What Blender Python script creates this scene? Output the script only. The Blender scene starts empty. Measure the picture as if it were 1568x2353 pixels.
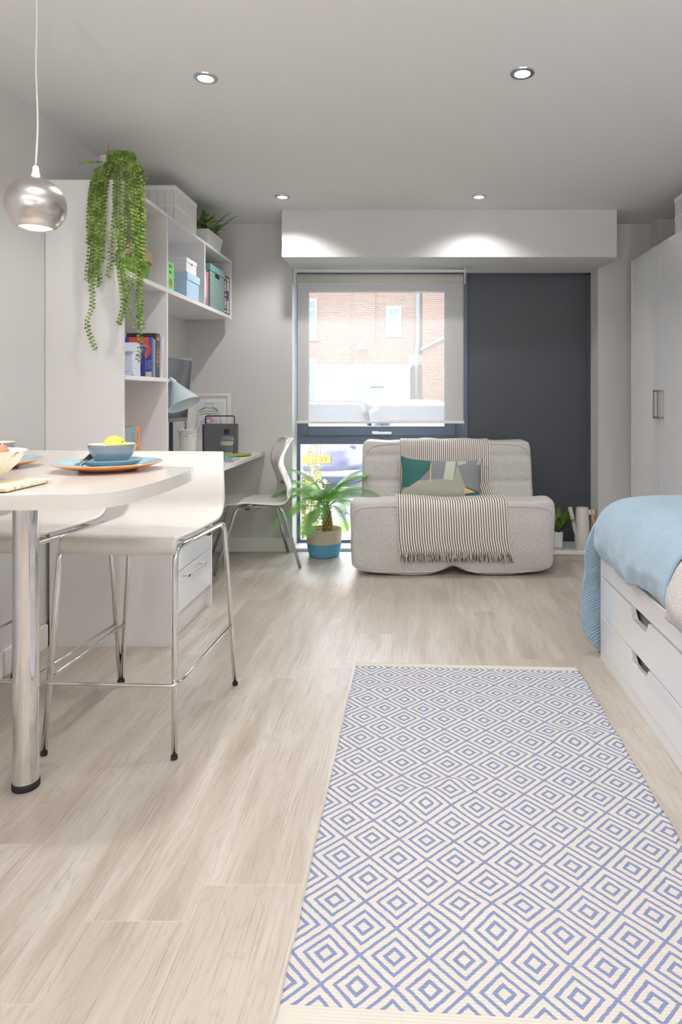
import bpy, bmesh, math, random
from mathutils import Vector, Matrix, noise
from mathutils.bvhtree import BVHTree
random.seed(7)
S = bpy.context.scene
COL = S.collection
PI = math.pi

# ------------------------------------------------------------------ camera
cd = bpy.data.cameras.new('camera')
cam = bpy.data.objects.new('camera', cd); COL.objects.link(cam)
cam.location = (0, 0, 1.13); cam.rotation_euler = (PI/2, 0, 0)
cd.sensor_fit = 'HORIZONTAL'; cd.sensor_width = 36
cd.lens = 1500*36/1568
cd.shift_x = (784-956)/1568
cd.shift_y = -(1176.5-913)/1568
cd.clip_start = .05; cd.clip_end = 200
S.camera = cam
# ------------------------------------------------------------------ view / world / light levels
S.view_settings.view_transform = 'Standard'
S.view_settings.look = 'None'
S.view_settings.exposure = 0.36
S.view_settings.gamma = 1.0
S.view_settings.use_curve_mapping = False
SPOT_W = 27.0      # each ceiling downlight
PENDANT_W = 6.0
CEILING_FILL_W = 350.0  # each added ceiling fill spot
SUN_W = 3.0
SKY = 12.0
w = bpy.data.worlds.new('sky'); S.world = w; w.use_nodes = True
wn = w.node_tree.nodes
bg = wn['Background']; bg.inputs[0].default_value = (.80, .90, 1.0, 1); bg.inputs[1].default_value = SKY
sd = bpy.data.lights.new('sun', 'SUN'); sd.energy = SUN_W; sd.angle = .02; sd.color = (1, .96, .9)
sun = bpy.data.objects.new('sun', sd); COL.objects.link(sun)
sun.rotation_euler = Vector((.35, .75, -.75)).to_track_quat('-Z', 'Y').to_euler()
# added fill spots behind the viewpoint, not room lamps, brightening the ceiling
ud = bpy.data.lights.new('ceiling_fill', 'SPOT'); ud.energy = CEILING_FILL_W; ud.spot_size = math.radians(150); ud.spot_blend = 1.0; ud.shadow_soft_size = .15; ud.color = (1, .99, .985)
for ux in (-.9, 1.3):
    uo = bpy.data.objects.new('ceiling_fill', ud); COL.objects.link(uo); uo.location = (ux, -1.3, 1.45); uo.rotation_euler = Vector((0, .35, 1)).to_track_quat('-Z', 'Y').to_euler()
S.cycles.diffuse_bounces = 8; S.cycles.max_bounces = 14; S.cycles.transparent_max_bounces = 16
# portal in the window opening so that the daylight is sampled well
pd = bpy.data.lights.new('window_daylight', 'AREA'); pd.shape = 'RECTANGLE'; pd.size = 1.2; pd.size_y = 2.0
pd.cycles.is_portal = True
portal = bpy.data.objects.new('window_daylight', pd); COL.objects.link(portal)
portal.location = (-.29, 5.06, 1.04); portal.rotation_euler = (PI/2, 0, PI); portal.rotation_euler = Vector((0, -1, 0)).to_track_quat('-Z', 'Y').to_euler()

def downlight_lamp(x, y, z, watts, parent):
    ld = bpy.data.lights.new('bulb', 'SPOT'); ld.energy = watts; ld.spot_size = math.radians(134); ld.spot_blend = .55
    ld.shadow_soft_size = .03; ld.color = (1, .975, .95)
    o = bpy.data.objects.new('bulb', ld); COL.objects.link(o)
    o.location = Vector((x, y, z)) - wloc(parent); o.parent = parent
    return o

# ------------------------------------------------------------------ helpers: colour, nodes
def lin(c):
    c = c/255
    return c/12.92 if c <= .04045 else ((c+.055)/1.055)**2.4
def rgb(r, g, b): return (lin(r), lin(g), lin(b), 1)

class NT:
    def __init__(s, name):
        s.m = bpy.data.materials.new(name); s.m.use_nodes = True
        s.t = s.m.node_tree; s.n = s.t.nodes; s.l = s.t.links
        s.b = s.n['Principled BSDF']; s.out = s.n['Material Output']
    def node(s, ty, **k):
        n = s.n.new(ty)
        for a, v in k.items(): setattr(n, a, v)
        return n
    def put(s, sock, v):
        if hasattr(v, 'is_output') or isinstance(v, bpy.types.NodeSocket): s.l.new(v, sock)
        else: sock.default_value = v
    def M(s, op, a, b=0.0, c=0.0):
        n = s.node('ShaderNodeMath', operation=op)
        s.put(n.inputs[0], a); s.put(n.inputs[1], b)
        if op in ('MULTIPLY_ADD', 'SMOOTH_MIN', 'COMPARE', 'WRAP'): s.put(n.inputs[2], c)
        return n.outputs[0]
    def coord(s, kind='Object'):
        return s.node('ShaderNodeTexCoord').outputs[kind]
    def sep(s, v):
        n = s.node('ShaderNodeSeparateXYZ'); s.l.new(v, n.inputs[0]); return n.outputs
    def comb(s, x, y, z=0.0):
        n = s.node('ShaderNodeCombineXYZ')
        for i, q in enumerate((x, y, z)): s.put(n.inputs[i], q)
        return n.outputs[0]
    def noise(s, vec, scale=5, detail=3, rough=.5, out='Fac'):
        n = s.node('ShaderNodeTexNoise'); s.put(n.inputs['Vector'], vec)
        n.inputs['Scale'].default_value = scale; n.inputs['Detail'].default_value = detail; n.inputs['Roughness'].default_value = rough
        return n.outputs[0 if out == 'Fac' else 1]
    def white(s, vec):
        n = s.node('ShaderNodeTexWhiteNoise'); n.noise_dimensions = '3D'; s.put(n.inputs['Vector'], vec); return n.outputs['Value']
    def scale(s, vec, x, y, z):
        n = s.node('ShaderNodeVectorMath', operation='MULTIPLY'); s.put(n.inputs[0], vec); n.inputs[1].default_value = (x, y, z)
        return n.outputs[0]
    def mix(s, f, a, b):
        n = s.node('ShaderNodeMix', data_type='RGBA'); s.put(n.inputs[0], f); s.put(n.inputs[6], a); s.put(n.inputs[7], b)
        return n.outputs[2]
    def ramp(s, f, stops):
        n = s.node('ShaderNodeValToRGB'); s.put(n.inputs[0], f)
        e = n.color_ramp.elements
        while len(e) < len(stops): e.new(.5)
        for i, (p, c) in enumerate(stops): e[i].position = p; e[i].color = c
        return n.outputs[0]
    def bump(s, h, strength=.3, dist=.002):
        n = s.node('ShaderNodeBump'); n.inputs['Strength'].default_value = strength; n.inputs['Distance'].default_value = dist
        s.l.new(h, n.inputs['Height']); s.l.new(n.outputs[0], s.b.inputs['Normal'])
    def base(s, c): s.put(s.b.inputs['Base Color'], c)
    def set(s, **k):
        for a, v in k.items(): s.put(s.b.inputs[a.replace('_', ' ')], v)
        return s

MATS = {}
def flat(name, c, rough=.5, metal=0.0, var=.03, vscale=6, bump=0.0, bscale=200, coat=0.0, spec=.5):
    """procedural paint/plastic/fabric: base tone with slight noise variation"""
    if name in MATS: return MATS[name]
    t = NT(name); co = t.coord()
    f = t.noise(co, vscale, 3)
    d = tuple(max(0, x*(1-var)) for x in c[:3])+(1,); l = tuple(min(1, x*(1+var)) for x in c[:3])+(1,)
    t.base(t.mix(f, d, l)); t.set(Roughness=rough, Metallic=metal, Coat_Weight=coat)
    t.b.inputs['Specular IOR Level'].default_value = spec
    t.b.inputs['Coat Roughness'].default_value = .08
    if bump: t.bump(t.noise(co, bscale, 2), bump, .001)
    MATS[name] = t.m
    return t.m

# ------------------------------------------------------------------ helpers: mesh
def wloc(o):
    v = Vector((0, 0, 0))
    while o is not None:
        v += o.location; o = o.parent
    return v
def tag(o, label=None, cat=None, group=None, kind=None):
    if label: o['label'] = label
    if cat: o['category'] = cat
    if group: o['group'] = group
    if kind: o['kind'] = kind
    return o
def thing(name, label, cat, loc, group=None, rotz=0):
    o = bpy.data.objects.new(name, None); COL.objects.link(o); o.location = loc; o.rotation_euler = (0, 0, rotz)
    o.empty_display_size = .05
    return tag(o, label, cat, group)
def obj(name, bm, mats, parent=None, smooth=False, local=False, base=None, autosmooth=None):
    """links bm as ONE mesh object; world coordinates unless local"""
    me = bpy.data.meshes.new(name)
    if not isinstance(mats, (list, tuple)): mats = [mats]
    off = Vector((0, 0, 0))
    if parent is not None and not local: off = wloc(parent)
    loc = Vector((0, 0, 0))
    if parent is None and base is not False:
        if base is None:
            xs = [v.co for v in bm.verts]
            lo = Vector([min(c[i] for c in xs) for i in range(3)]); hi = Vector([max(c[i] for c in xs) for i in range(3)])
            base = ((lo.x+hi.x)/2, (lo.y+hi.y)/2, lo.z)
        loc = Vector(base); off = loc
    if off.length: bmesh.ops.translate(bm, verts=bm.verts[:], vec=-off)
    bmesh.ops.recalc_face_normals(bm, faces=bm.faces[:])
    if smooth:
        for f in bm.faces: f.smooth = True
        lim = math.radians(autosmooth or 40)
        for e in bm.edges:
            if len(e.link_faces) == 2 and e.calc_face_angle(0) > lim: e.smooth = False
    bm.to_mesh(me); bm.free()
    for m in mats: me.materials.append(m)
    o = bpy.data.objects.new(name, me); COL.objects.link(o); o.location = loc
    if parent is not None: o.parent = parent
    return o
def solo(name, bm, mats, label, cat, group=None, smooth=False, base=None, kind=None):
    return tag(obj(name, bm, mats, None, smooth, base=base), label, cat, group, kind)
def struct(name, bm, mats, smooth=False):
    return tag(obj(name, bm, mats, None, smooth, base=False), kind='structure')
def BM(): return bmesh.new()
def box(bm, x0, x1, y0, y1, z0, z1, bev=0.0, seg=2, mi=0):
    r = bmesh.ops.create_cube(bm, size=1.0)
    vs = r['verts']
    for v in vs: v.co = Vector((x0+(v.co.x+.5)*(x1-x0), y0+(v.co.y+.5)*(y1-y0), z0+(v.co.z+.5)*(z1-z0)))
    fs = {f for v in vs for f in v.link_faces}
    for f in fs: f.material_index = mi
    if bev > 0:
        es = list({e for v in vs for e in v.link_edges})
        r2 = bmesh.ops.bevel(bm, geom=es, offset=bev, segments=seg, profile=.5, affect='EDGES')
        for f in r2['faces']: f.material_index = mi
    return bm
def bx(*a, **k): return box(BM(), *a, **k)
def rot(bm, verts, ang, axis, cen):
    bmesh.ops.rotate(bm, verts=verts, cent=cen, matrix=Matrix.Rotation(ang, 3, axis))
def smooth_path(pts, n=6):
    pts = [Vector(p) for p in pts]
    if len(pts) < 3: return pts
    P = [pts[0]*2-pts[1]]+pts+[pts[-1]*2-pts[-2]]
    out = []
    for i in range(1, len(P)-2):
        for k in range(n):
            t = k/n
            a, b, c, d = P[i-1], P[i], P[i+1], P[i+2]
            out.append(.5*((2*b)+(c-a)*t+(2*a-5*b+4*c-d)*t*t+(3*b-a-3*c+d)*t**3))
    out.append(pts[-1])
    return out
def fillet(pts, r, n=5):
    """polyline with its corners rounded by radius r"""
    pts = [Vector(p) for p in pts]; out = [pts[0]]
    for i in range(1, len(pts)-1):
        a, b, c = pts[i-1], pts[i], pts[i+1]
        d1 = (a-b); d2 = (c-b); q = min(r, d1.length*.45, d2.length*.45)
        p1 = b+d1.normalized()*q; p2 = b+d2.normalized()*q
        for k in range(n+1):
            t = k/n; out.append(p1*(1-t)**2+b*2*t*(1-t)+p2*t*t)
    out.append(pts[-1]); return out
def tube(bm, pts, r, seg=8, cap=True, mi=0, closed=False):
    pts = [Vector(p) for p in pts]; n = len(pts)
    rs = r if isinstance(r, (list, tuple)) else [r]*n
    rings = []; up = None
    for i, p in enumerate(pts):
        a = pts[i-1] if (i > 0 or closed) else p; b = pts[(i+1) % n] if (i < n-1 or closed) else p
        t = (b-a).normalized() if (b-a).length > 1e-9 else Vector((0, 0, 1))
        if up is None: up = Vector((0, 0, 1)) if abs(t.z) < .9 else Vector((1, 0, 0))
        s = t.cross(up)
        if s.length < 1e-6: s = t.cross(Vector((1, 0, 0)))
        s.normalize(); up = s.cross(t).normalized()
        rings.append([bm.verts.new(p+(s*math.cos(2*PI*k/seg)+up*math.sin(2*PI*k/seg))*rs[i]) for k in range(seg)])
    m = n if closed else n-1
    for i in range(m):
        A, B = rings[i], rings[(i+1) % n]
        for k in range(seg):
            f = bm.faces.new((A[k], A[(k+1) % seg], B[(k+1) % seg], B[k])); f.material_index = mi; f.smooth = True
    if cap and not closed:
        f = bm.faces.new(rings[0][::-1]); f.material_index = mi
        f = bm.faces.new(rings[-1]); f.material_index = mi
    return bm
def lathe(bm, prof, cx=0, cy=0, seg=40, mi=0, sx=1, sy=1, power=2.0):
    """prof = [(r,z)...]; power > 2 makes a rounded square plan"""
    rings = []
    for r, z in prof:
        ring = []
        if r < 1e-6: ring = [bm.verts.new((cx, cy, z))]
        else:
            for k in range(seg):
                a = 2*PI*k/seg; c, s = math.cos(a), math.sin(a)
                q = (abs(c)**power+abs(s)**power)**(-1/power)
                ring.append(bm.verts.new((cx+r*sx*c*q, cy+r*sy*s*q, z)))
        rings.append(ring)
    for A, B in zip(rings, rings[1:]):
        if len(A) == 1 and len(B) == 1: continue
        for k in range(seg):
            k2 = (k+1) % seg
            if len(A) == 1: f = bm.faces.new((A[0], B[k2], B[k]))
            elif len(B) == 1: f = bm.faces.new((A[k], A[k2], B[0]))
            else: f = bm.faces.new((A[k], A[k2], B[k2], B[k]))
            f.material_index = mi; f.smooth = True
    return bm
def prism(bm, poly, axis, a0, a1, mi=0, bev=0.0):
    """poly in the plane across axis: x->(y,z) y->(x,z) z->(x,y)"""
    def P(p, a):
        return {'x': (a, p[0], p[1]), 'y': (p[0], a, p[1]), 'z': (p[0], p[1], a)}[axis]
    A = [bm.verts.new(P(p, a0)) for p in poly]; B = [bm.verts.new(P(p, a1)) for p in poly]
    fs = [bm.faces.new(A[::-1]), bm.faces.new(B)]
    n = len(poly)
    for i in range(n): fs.append(bm.faces.new((A[i], A[(i+1) % n], B[(i+1) % n], B[i])))
    for f in fs: f.material_index = mi
    if bev:
        es = list(set(fs[0].edges) | set(fs[1].edges))
        r = bmesh.ops.bevel(bm, geom=es, offset=bev, segments=2, profile=.5, affect='EDGES')
        for f in r['faces']: f.material_index = mi
    return bm
def sheet(bm, f, nu, nv, mi=0, uv=None, closed_u=False):
    """grid of f(i/nu, j/nv)"""
    V = [[bm.verts.new(f(i/nu, j/nv)) for j in range(nv+1)] for i in range(nu+1)]
    uvl = bm.loops.layers.uv.verify() if uv else None
    for i in range(nu):
        for j in range(nv):
            q = bm.faces.new((V[i][j], V[i+1][j], V[i+1][j+1], V[i][j+1]))
            q.smooth = True
            q.material_index = mi(( i+.5)/nu, (j+.5)/nv) if callable(mi) else mi
            if uv:
                for lp, (a, b) in zip(q.loops, ((i, j), (i+1, j), (i+1, j+1), (i, j+1))): lp[uvl].uv = uv(a/nu, b/nv)
    return V
def solidify(o, th, off=0):
    m = o.modifiers.new('thickness', 'SOLIDIFY'); m.thickness = th; m.offset = off; return o
def subsurf(o, n=1):
    m = o.modifiers.new('smooth', 'SUBSURF'); m.levels = n; m.render_levels = n; return o
def text(name, s, size, loc, rot_e, m, parent, depth=.0006, align='CENTER', spin=None):
    c = bpy.data.curves.new(name, 'FONT'); c.body = s; c.size = size; c.extrude = depth; c.align_x = align; c.align_y = 'CENTER'; c.resolution_u = 3
    t = bpy.data.objects.new(name, c); COL.objects.link(t)
    bpy.context.view_layer.update()
    me = bpy.data.meshes.new_from_object(t)
    bpy.data.objects.remove(t)
    o = bpy.data.objects.new(name, me); COL.objects.link(o); me.materials.append(m)
    o.location = Vector(loc)-(wloc(parent) if parent else Vector((0, 0, 0))); o.rotation_euler = rot_e
    if spin is not None: o.rotation_euler = (Matrix.Rotation(PI/2, 3, 'Z') @ Matrix.Rotation(PI/2, 3, 'X') @ Matrix.Rotation(spin, 3, 'Z')).to_euler()
    if parent: o.parent = parent
    return o
def copy_tree(o, parent=None):
    c = o.copy(); COL.objects.link(c); c.parent = parent
    for ch in list(o.children): copy_tree(ch, c)
    return c
def ell(bm, c, r, seg=16, mi=0):
    R = r if isinstance(r, (tuple, list)) else (r, r, r)
    q = bmesh.ops.create_uvsphere(bm, u_segments=seg, v_segments=max(6, seg//2+2), radius=1)
    for v in q['verts']: v.co = Vector((c[0]+v.co.x*R[0], c[1]+v.co.y*R[1], c[2]+v.co.z*R[2]))
    for f in {f for v in q['verts'] for f in v.link_faces}: f.material_index = mi; f.smooth = True
    return bm

# ------------------------------------------------------------------ materials
m_wall = flat('wall_paint', rgb(206, 205, 204), .85, var=.015, bump=.05, bscale=300)
m_ceil = flat('ceiling_paint', rgb(216, 215, 215), .9, var=.01)
m_trimw = flat('white_trim_paint', rgb(228, 228, 226), .45, var=.01)
m_white = flat('white_laminate', rgb(226, 224, 224), .32, var=.01)
m_gloss = flat('white_gloss_lacquer', rgb(230, 231, 234), .12, var=.01, coat=.5)
m_shell = flat('white_stool_shell', rgb(219, 216, 211), .32, var=.01, coat=.15)
m_top = flat('off_white_worktop', rgb(220, 216, 210), .2, var=.02, vscale=12, coat=.2)
m_desk = flat('pale_grey_wood_desktop', rgb(214, 207, 199), .35, var=.05, vscale=14)
m_anth = flat('anthracite_frame_glare', rgb(92, 101, 120), .35, var=.03)  # anthracite, with bluish window glare mixed into the base colour
m_panel = flat('anthracite_panel', rgb(72, 75, 84), .42, var=.06, vscale=300)
m_black = flat('black_plastic', rgb(32, 32, 34), .45)
m_rubber = flat('black_rubber', rgb(28, 28, 30), .6)
m_soil = flat('dark_soil', rgb(60, 50, 40), .9)
m_grey = flat('dark_grey_metal', rgb(80, 80, 82), .4, metal=.6)
m_alu = flat('silver_powder_coat', rgb(190, 192, 197), .28, metal=.85)
m_paper = flat('paper_white', rgb(235, 233, 228), .7)
def chrome():
    t = NT('chrome'); t.base(t.mix(t.noise(t.coord(), 4), (.72, .72, .73, 1), (.84, .83, .82, 1))); t.set(Metallic=1.0, Roughness=.07); return t.m
m_chrome = chrome()
def brushed():
    t = NT('brushed_nickel'); co = t.coord(); p = t.sep(co)
    an = t.M('ARCTAN2', p[1], p[0])
    n = t.noise(t.comb(t.M('MULTIPLY', an, .35), t.M('MULTIPLY', p[2], 40.0)), 6, 4)
    t.base(t.mix(n, (.58, .545, .52, 1), (.64, .60, .575, 1))); t.set(Metallic=1.0, Roughness=.27)
    t.b.inputs['Anisotropic'].default_value = .6
    return t.m
m_nickel = brushed()
def glass():
    t = NT('window_glass')
    tr = t.node('ShaderNodeBsdfTransparent'); gl = t.node('ShaderNodeBsdfGlossy'); gl.inputs['Roughness'].default_value = .02
    fr = t.node('ShaderNodeFresnel'); fr.inputs[0].default_value = 1.35
    mx = t.node('ShaderNodeMixShader'); t.l.new(fr.outputs[0], mx.inputs[0]); t.l.new(tr.outputs[0], mx.inputs[1]); t.l.new(gl.outputs[0], mx.inputs[2])
    t.l.new(mx.outputs[0], t.out.inputs[0]); return t.m
m_glass = glass()
def emis(name, c, s):
    t = NT(name); t.set(Emission_Strength=s); t.put(t.b.inputs['Emission Color'], c); t.base(c); return t.m
m_bulb = emis('lit_lamp', (1, .97, .93, 1), 14)
def floor_mat():
    t = NT('greige_wood_plank'); p = t.sep(t.coord()); W = .2265; L = 1.22
    xi = t.M('DIVIDE', t.M('ADD', p[0], .9405+W*20), W); ix = t.M('FLOOR', xi); fx = t.M('FRACT', xi)
    offs = t.white(t.comb(ix, 3.7, 1.0))
    yi = t.M('ADD', t.M('DIVIDE', p[1], L), t.M('MULTIPLY', offs, 7.0)); iy = t.M('FLOOR', yi); fy = t.M('FRACT', yi)
    tone = t.white(t.comb(ix, iy, 2.0)); r2 = t.white(t.comb(iy, ix, 9.0))
    gx = t.M('ADD', p[0], t.M('MULTIPLY', tone, 13.0)); gy = t.M('ADD', p[1], t.M('MULTIPLY', r2, 31.0))
    wob = t.noise(t.comb(t.M('MULTIPLY', gx, 6.0), t.M('MULTIPLY', gy, 1.1)), 1.0, 3)
    g1 = t.noise(t.comb(t.M('MULTIPLY_ADD', wob, 2.2, t.M('MULTIPLY', gx, 9.0)), t.M('MULTIPLY', gy, .9)), 1.6, 4, .55)
    g2 = t.noise(t.comb(t.M('MULTIPLY', gx, 260.0), t.M('MULTIPLY', gy, 4.0)), 1.0, 4, .6)
    saw = t.noise(t.comb(t.M('MULTIPLY', gx, 8.0), t.M('MULTIPLY', gy, 240.0)), 1.0, 2, .5)
    ringn = t.M('ABSOLUTE', t.M('SINE', t.M('MULTIPLY', g1, 34.0)))
    ring = t.M('POWER', t.M('SUBTRACT', 1.0, ringn), 5.0)
    c = t.ramp(g1, [(.3, rgb(166, 155, 142)), (.5, rgb(188, 180, 169)), (.72, rgb(206, 200, 191))])
    c = t.mix(t.M('MULTIPLY', tone, .6), c, rgb(176, 166, 154))
    c = t.mix(t.M('MULTIPLY', t.M('GREATER_THAN', g2, .53), t.M('MULTIPLY', t.M('SUBTRACT', g2, .53), 3.4)), c, rgb(128, 112, 97))
    c = t.mix(t.M('MULTIPLY', ring, .34), c, rgb(150, 137, 124))
    c = t.mix(t.M('MULTIPLY', t.M('MULTIPLY', saw, t.M('GREATER_THAN', r2, .45)), .14), c, rgb(160, 145, 128))
    ex = t.M('MINIMUM', fx, t.M('SUBTRACT', 1.0, fx)); ey = t.M('MINIMUM', fy, t.M('SUBTRACT', 1.0, fy))
    seam = t.M('MAXIMUM', t.M('LESS_THAN', ex, .006), t.M('LESS_THAN', ey, .0012))
    t.base(t.mix(t.M('MULTIPLY', seam, .22), c, rgb(222, 214, 204)))
    t.set(Roughness=t.M('MULTIPLY_ADD', g2, .2, .24))
    t.bump(t.M('SUBTRACT', t.M('MULTIPLY', g2, .5), seam), .18, .0015)
    return t.m
m_floor = floor_mat()
def knit_mat(name, c1, c2, sx=60, sz=60, rough=.95):
    """melange upholstery: short vertical flecks"""
    t = NT(name); p = t.sep(t.coord())
    n = t.noise(t.comb(t.M('MULTIPLY', p[0], 520.0), t.M('MULTIPLY', p[1], 520.0), t.M('MULTIPLY', p[2], 95.0)), 1.0, 3, .65)
    n2 = t.noise(t.coord(), 9, 3)
    f = t.ramp(n, [(.38, (0, 0, 0, 1)), (.62, (1, 1, 1, 1))])
    t.base(t.mix(f, c2, t.mix(n2, c1, tuple(min(1, x*1.06) for x in c1[:3])+(1,)))); t.set(Roughness=rough); t.b.inputs['Specular IOR Level'].default_value = .15
    t.bump(n, .35, .002); return t.m
m_sofa = knit_mat('grey_melange_upholstery', rgb(211, 208, 204), rgb(172, 169, 166))
m_duvet = knit_mat('grey_jersey_duvet', rgb(216, 212, 208), rgb(168, 163, 160))
def stripe_mat():
    t = NT('ticking_stripe_cotton'); u = t.sep(t.coord('UV'))
    k = t.M('FRACT', t.M('DIVIDE', u[0], .0152))
    edge = t.M('ABSOLUTE', t.M('SUBTRACT', k, .5))
    f = t.M('LESS_THAN', edge, .2)
    n = t.noise(t.scale(t.coord('UV'), 900, 900, 1), 1, 2)
    t.base(t.mix(f, rgb(233, 226, 213), t.mix(n, rgb(92, 86, 92), rgb(112, 106, 112)))); t.set(Roughness=.95); t.b.inputs['Specular IOR Level'].default_value = .15
    t.bump(n, .2, .001); return t.m
m_stripe = stripe_mat()
def rug_mat():
    t = NT('diamond_weave_cotton'); u = t.sep(t.coord('UV')); W = .1395
    wob = t.noise(t.scale(t.coord('UV'), 70, 70, 1), 1, 2)
    ux = t.M('MULTIPLY_ADD', t.M('SUBTRACT', wob, .5), .006, u[0]); uy = u[1]
    def tri(v, ph):
        fr = t.M('FRACT', t.M('ADD', t.M('DIVIDE', v, W), ph)); return t.M('MULTIPLY', t.M('ABSOLUTE', t.M('SUBTRACT', fr, .5)), 2.0)
    # distance to the nearest diamond centre, 0 at the centre and 1 on the lattice
    a = tri(ux, 0.0); b = tri(uy, .36)
    s = t.M('ADD', a, b)
    d = t.M('MINIMUM', s, t.M('SUBTRACT', 2.0, s))
    def band(lo, hi): return t.M('MULTIPLY', t.M('GREATER_THAN', d, lo), t.M('LESS_THAN', d, hi))
    f = t.M('MAXIMUM', t.M('MAXIMUM', band(.19, .345), band(.55, .69)), t.M('GREATER_THAN', d, .93))
    hem = t.M('MAXIMUM', t.M('LESS_THAN', uy, .044), t.M('GREATER_THAN', uy, 1.60-.03))
    f = t.M('MULTIPLY', f, t.M('SUBTRACT', 1.0, hem))
    rib = t.M('SINE', t.M('MULTIPLY', uy, 900.0)); n = t.noise(t.scale(t.coord('UV'), 260, 500, 1), 1, 3)
    blue = t.mix(n, rgb(112, 122, 160), rgb(136, 146, 182))
    t.base(t.mix(f, t.mix(n, rgb(200, 195, 184), rgb(214, 209, 199)), blue)); t.set(Roughness=.95); t.b.inputs['Specular IOR Level'].default_value = .1
    t.bump(t.M('ADD', t.M('MULTIPLY', rib, .35), t.M('ADD', n, t.M('MULTIPLY', f, -.6))), .45, .002); return t.m
m_rug = rug_mat()
def quilt_mat():
    t = NT('blue_ribbed_quilt'); u = t.sep(t.coord('UV'))
    rib = t.M('ABSOLUTE', t.M('SINE', t.M('MULTIPLY', u[1], PI/.0125)))
    q = t.M('FRACT', t.M('DIVIDE', u[0], .085)); seam = t.M('LESS_THAN', t.M('ABSOLUTE', t.M('SUBTRACT', q, .5)), .018)
    n = t.noise(t.scale(t.coord('UV'), 6, 6, 1), 1, 3)
    c = t.mix(n, rgb(136, 162, 181), rgb(155, 181, 199))
    t.base(t.mix(t.M('MULTIPLY', seam, .35), c, rgb(110, 144, 168))); t.set(Roughness=.6); t.b.inputs['Sheen Weight'].default_value = .3
    t.bump(t.M('SUBTRACT', t.M('POWER', rib, .6), t.M('MULTIPLY', seam, 1.2)), .55, .0035); return t.m
m_quilt = quilt_mat()
def leaf_mat(name, a, b, trans=.25, sc=30):
    t = NT(name); n = t.noise(t.coord(), sc, 2); t.base(t.mix(t.ramp(n, [(.35, (0, 0, 0, 1)), (.65, (1, 1, 1, 1))]), a, b)); t.set(Roughness=.45)
    tr = t.node('ShaderNodeBsdfTranslucent'); tr.inputs[0].default_value = b
    mx = t.node('ShaderNodeMixShader'); mx.inputs[0].default_value = trans
    t.l.new(t.b.outputs[0], mx.inputs[1]); t.l.new(tr.outputs[0], mx.inputs[2]); t.l.new(mx.outputs[0], t.out.inputs[0]); return t.m
m_vine = leaf_mat('trailing_leaf_green', rgb(72, 108, 40), rgb(142, 168, 72), .2)
m_palm = leaf_mat('palm_leaf_green', rgb(92, 144, 92), rgb(150, 194, 112), .4, 8)
m_fern = leaf_mat('fern_green', rgb(56, 88, 34), rgb(120, 150, 62), .25)
m_bush = leaf_mat('garden_shrub_leaf', rgb(92, 108, 36), rgb(160, 152, 64), .3)
m_stem = flat('green_stem', rgb(96, 108, 60), .6)
def rope_mat(name, c, period=.012, c2=None, zsplit=None, czs=None):
    t = NT(name); p = t.sep(t.coord())
    an = t.M('ARCTAN2', p[1], p[0])
    row = t.M('FRACT', t.M('DIVIDE', p[2], period)); h = t.M('SINE', t.M('MULTIPLY', row, PI))
    tw = t.M('SINE', t.M('ADD', t.M('MULTIPLY', an, 120.0), t.M('MULTIPLY', p[2], 500.0)))
    n = t.noise(t.coord(), 160, 3)
    d = tuple(x*.72 for x in c[:3])+(1,)
    col = t.mix(n, d, c)
    if zsplit is not None: col = t.mix(t.M('GREATER_THAN', p[2], zsplit), col, t.mix(n, tuple(x*.72 for x in czs[:3])+(1,), czs))
    t.base(col); t.set(Roughness=.9); t.bump(t.M('ADD', h, t.M('MULTIPLY', tw, .25)), .7, .004); return t.m
def brick_mat(name, c1, c2, mortar, sc=1.0):
    t = NT(name); p = t.sep(t.coord())
    n = t.node('ShaderNodeTexBrick'); t.l.new(t.comb(p[0], p[2], 0.0), n.inputs['Vector'])
    n.inputs['Color1'].default_value = c1; n.inputs['Color2'].default_value = c2; n.inputs['Mortar'].default_value = mortar
    n.inputs['Scale'].default_value = sc; n.inputs['Brick Width'].default_value = .23; n.inputs['Row Height'].default_value = .075; n.inputs['Mortar Size'].default_value = .01
    t.base(t.mix(t.noise(t.coord(), 1.5, 4), n.outputs[0], c1)); t.set(Roughness=.9); return t.m
m_brick = brick_mat('red_brick', rgb(138, 102, 88), rgb(98, 74, 66), rgb(176, 168, 160))
m_grass = flat('grass_green', rgb(140, 160, 90), .95, var=.25, vscale=20)
m_asphalt = flat('grey_asphalt', rgb(150, 150, 152), .95, var=.1, vscale=30)
# ================================================================== the room
XL, XR, YB, YF, H = -1.68, 2.15, 4.788, -2.6, 2.4
WX0, WX1, WY, WZ = -.9065, 1.3375, 5.016, 2.081       # window recess
struct('floor', bx(XL-.1, XR+.1, YF-.1, 5.1, -.1, 0), m_floor)
struct('ceiling', bx(XL-.1, XR+.1, YF-.1, 5.2, H, H+.1), m_ceil)
struct('wall_left', bx(XL-.1, XL, YF-.1, 5.2, 0, H), m_wall)
struct('wall_right', bx(XR, XR+.1, YF-.1, 5.2, 0, H), m_wall)
struct('wall_front', bx(XL, XR, YF-.1, YF, 0, H), m_wall)
b = BM()
box(b, XL, WX0, YB, 5.1, 0, H); box(b, WX1, XR, YB, 5.1, 0, H); box(b, WX0, WX1, YB, 5.1, WZ, H)
struct('wall_back', b, m_wall)
struct('trim_1', bx(-.9076, 1.362, 4.42, YB, 2.08, H), m_wall)           # boxed-in beam above the window
struct('trim_2', bx(1.722, XR, 4.652, YB, 0, H), m_wall)                 # boxed corner column
struct('trim_3', bx(WX0, WX1, 4.80, 4.985, 0, .02, .004), m_trimw)
b = bx(.95, WX1-.002, 4.655, 4.985, 0.0, .032, .012, 4)
struct('trim_4', b, m_trimw)
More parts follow.
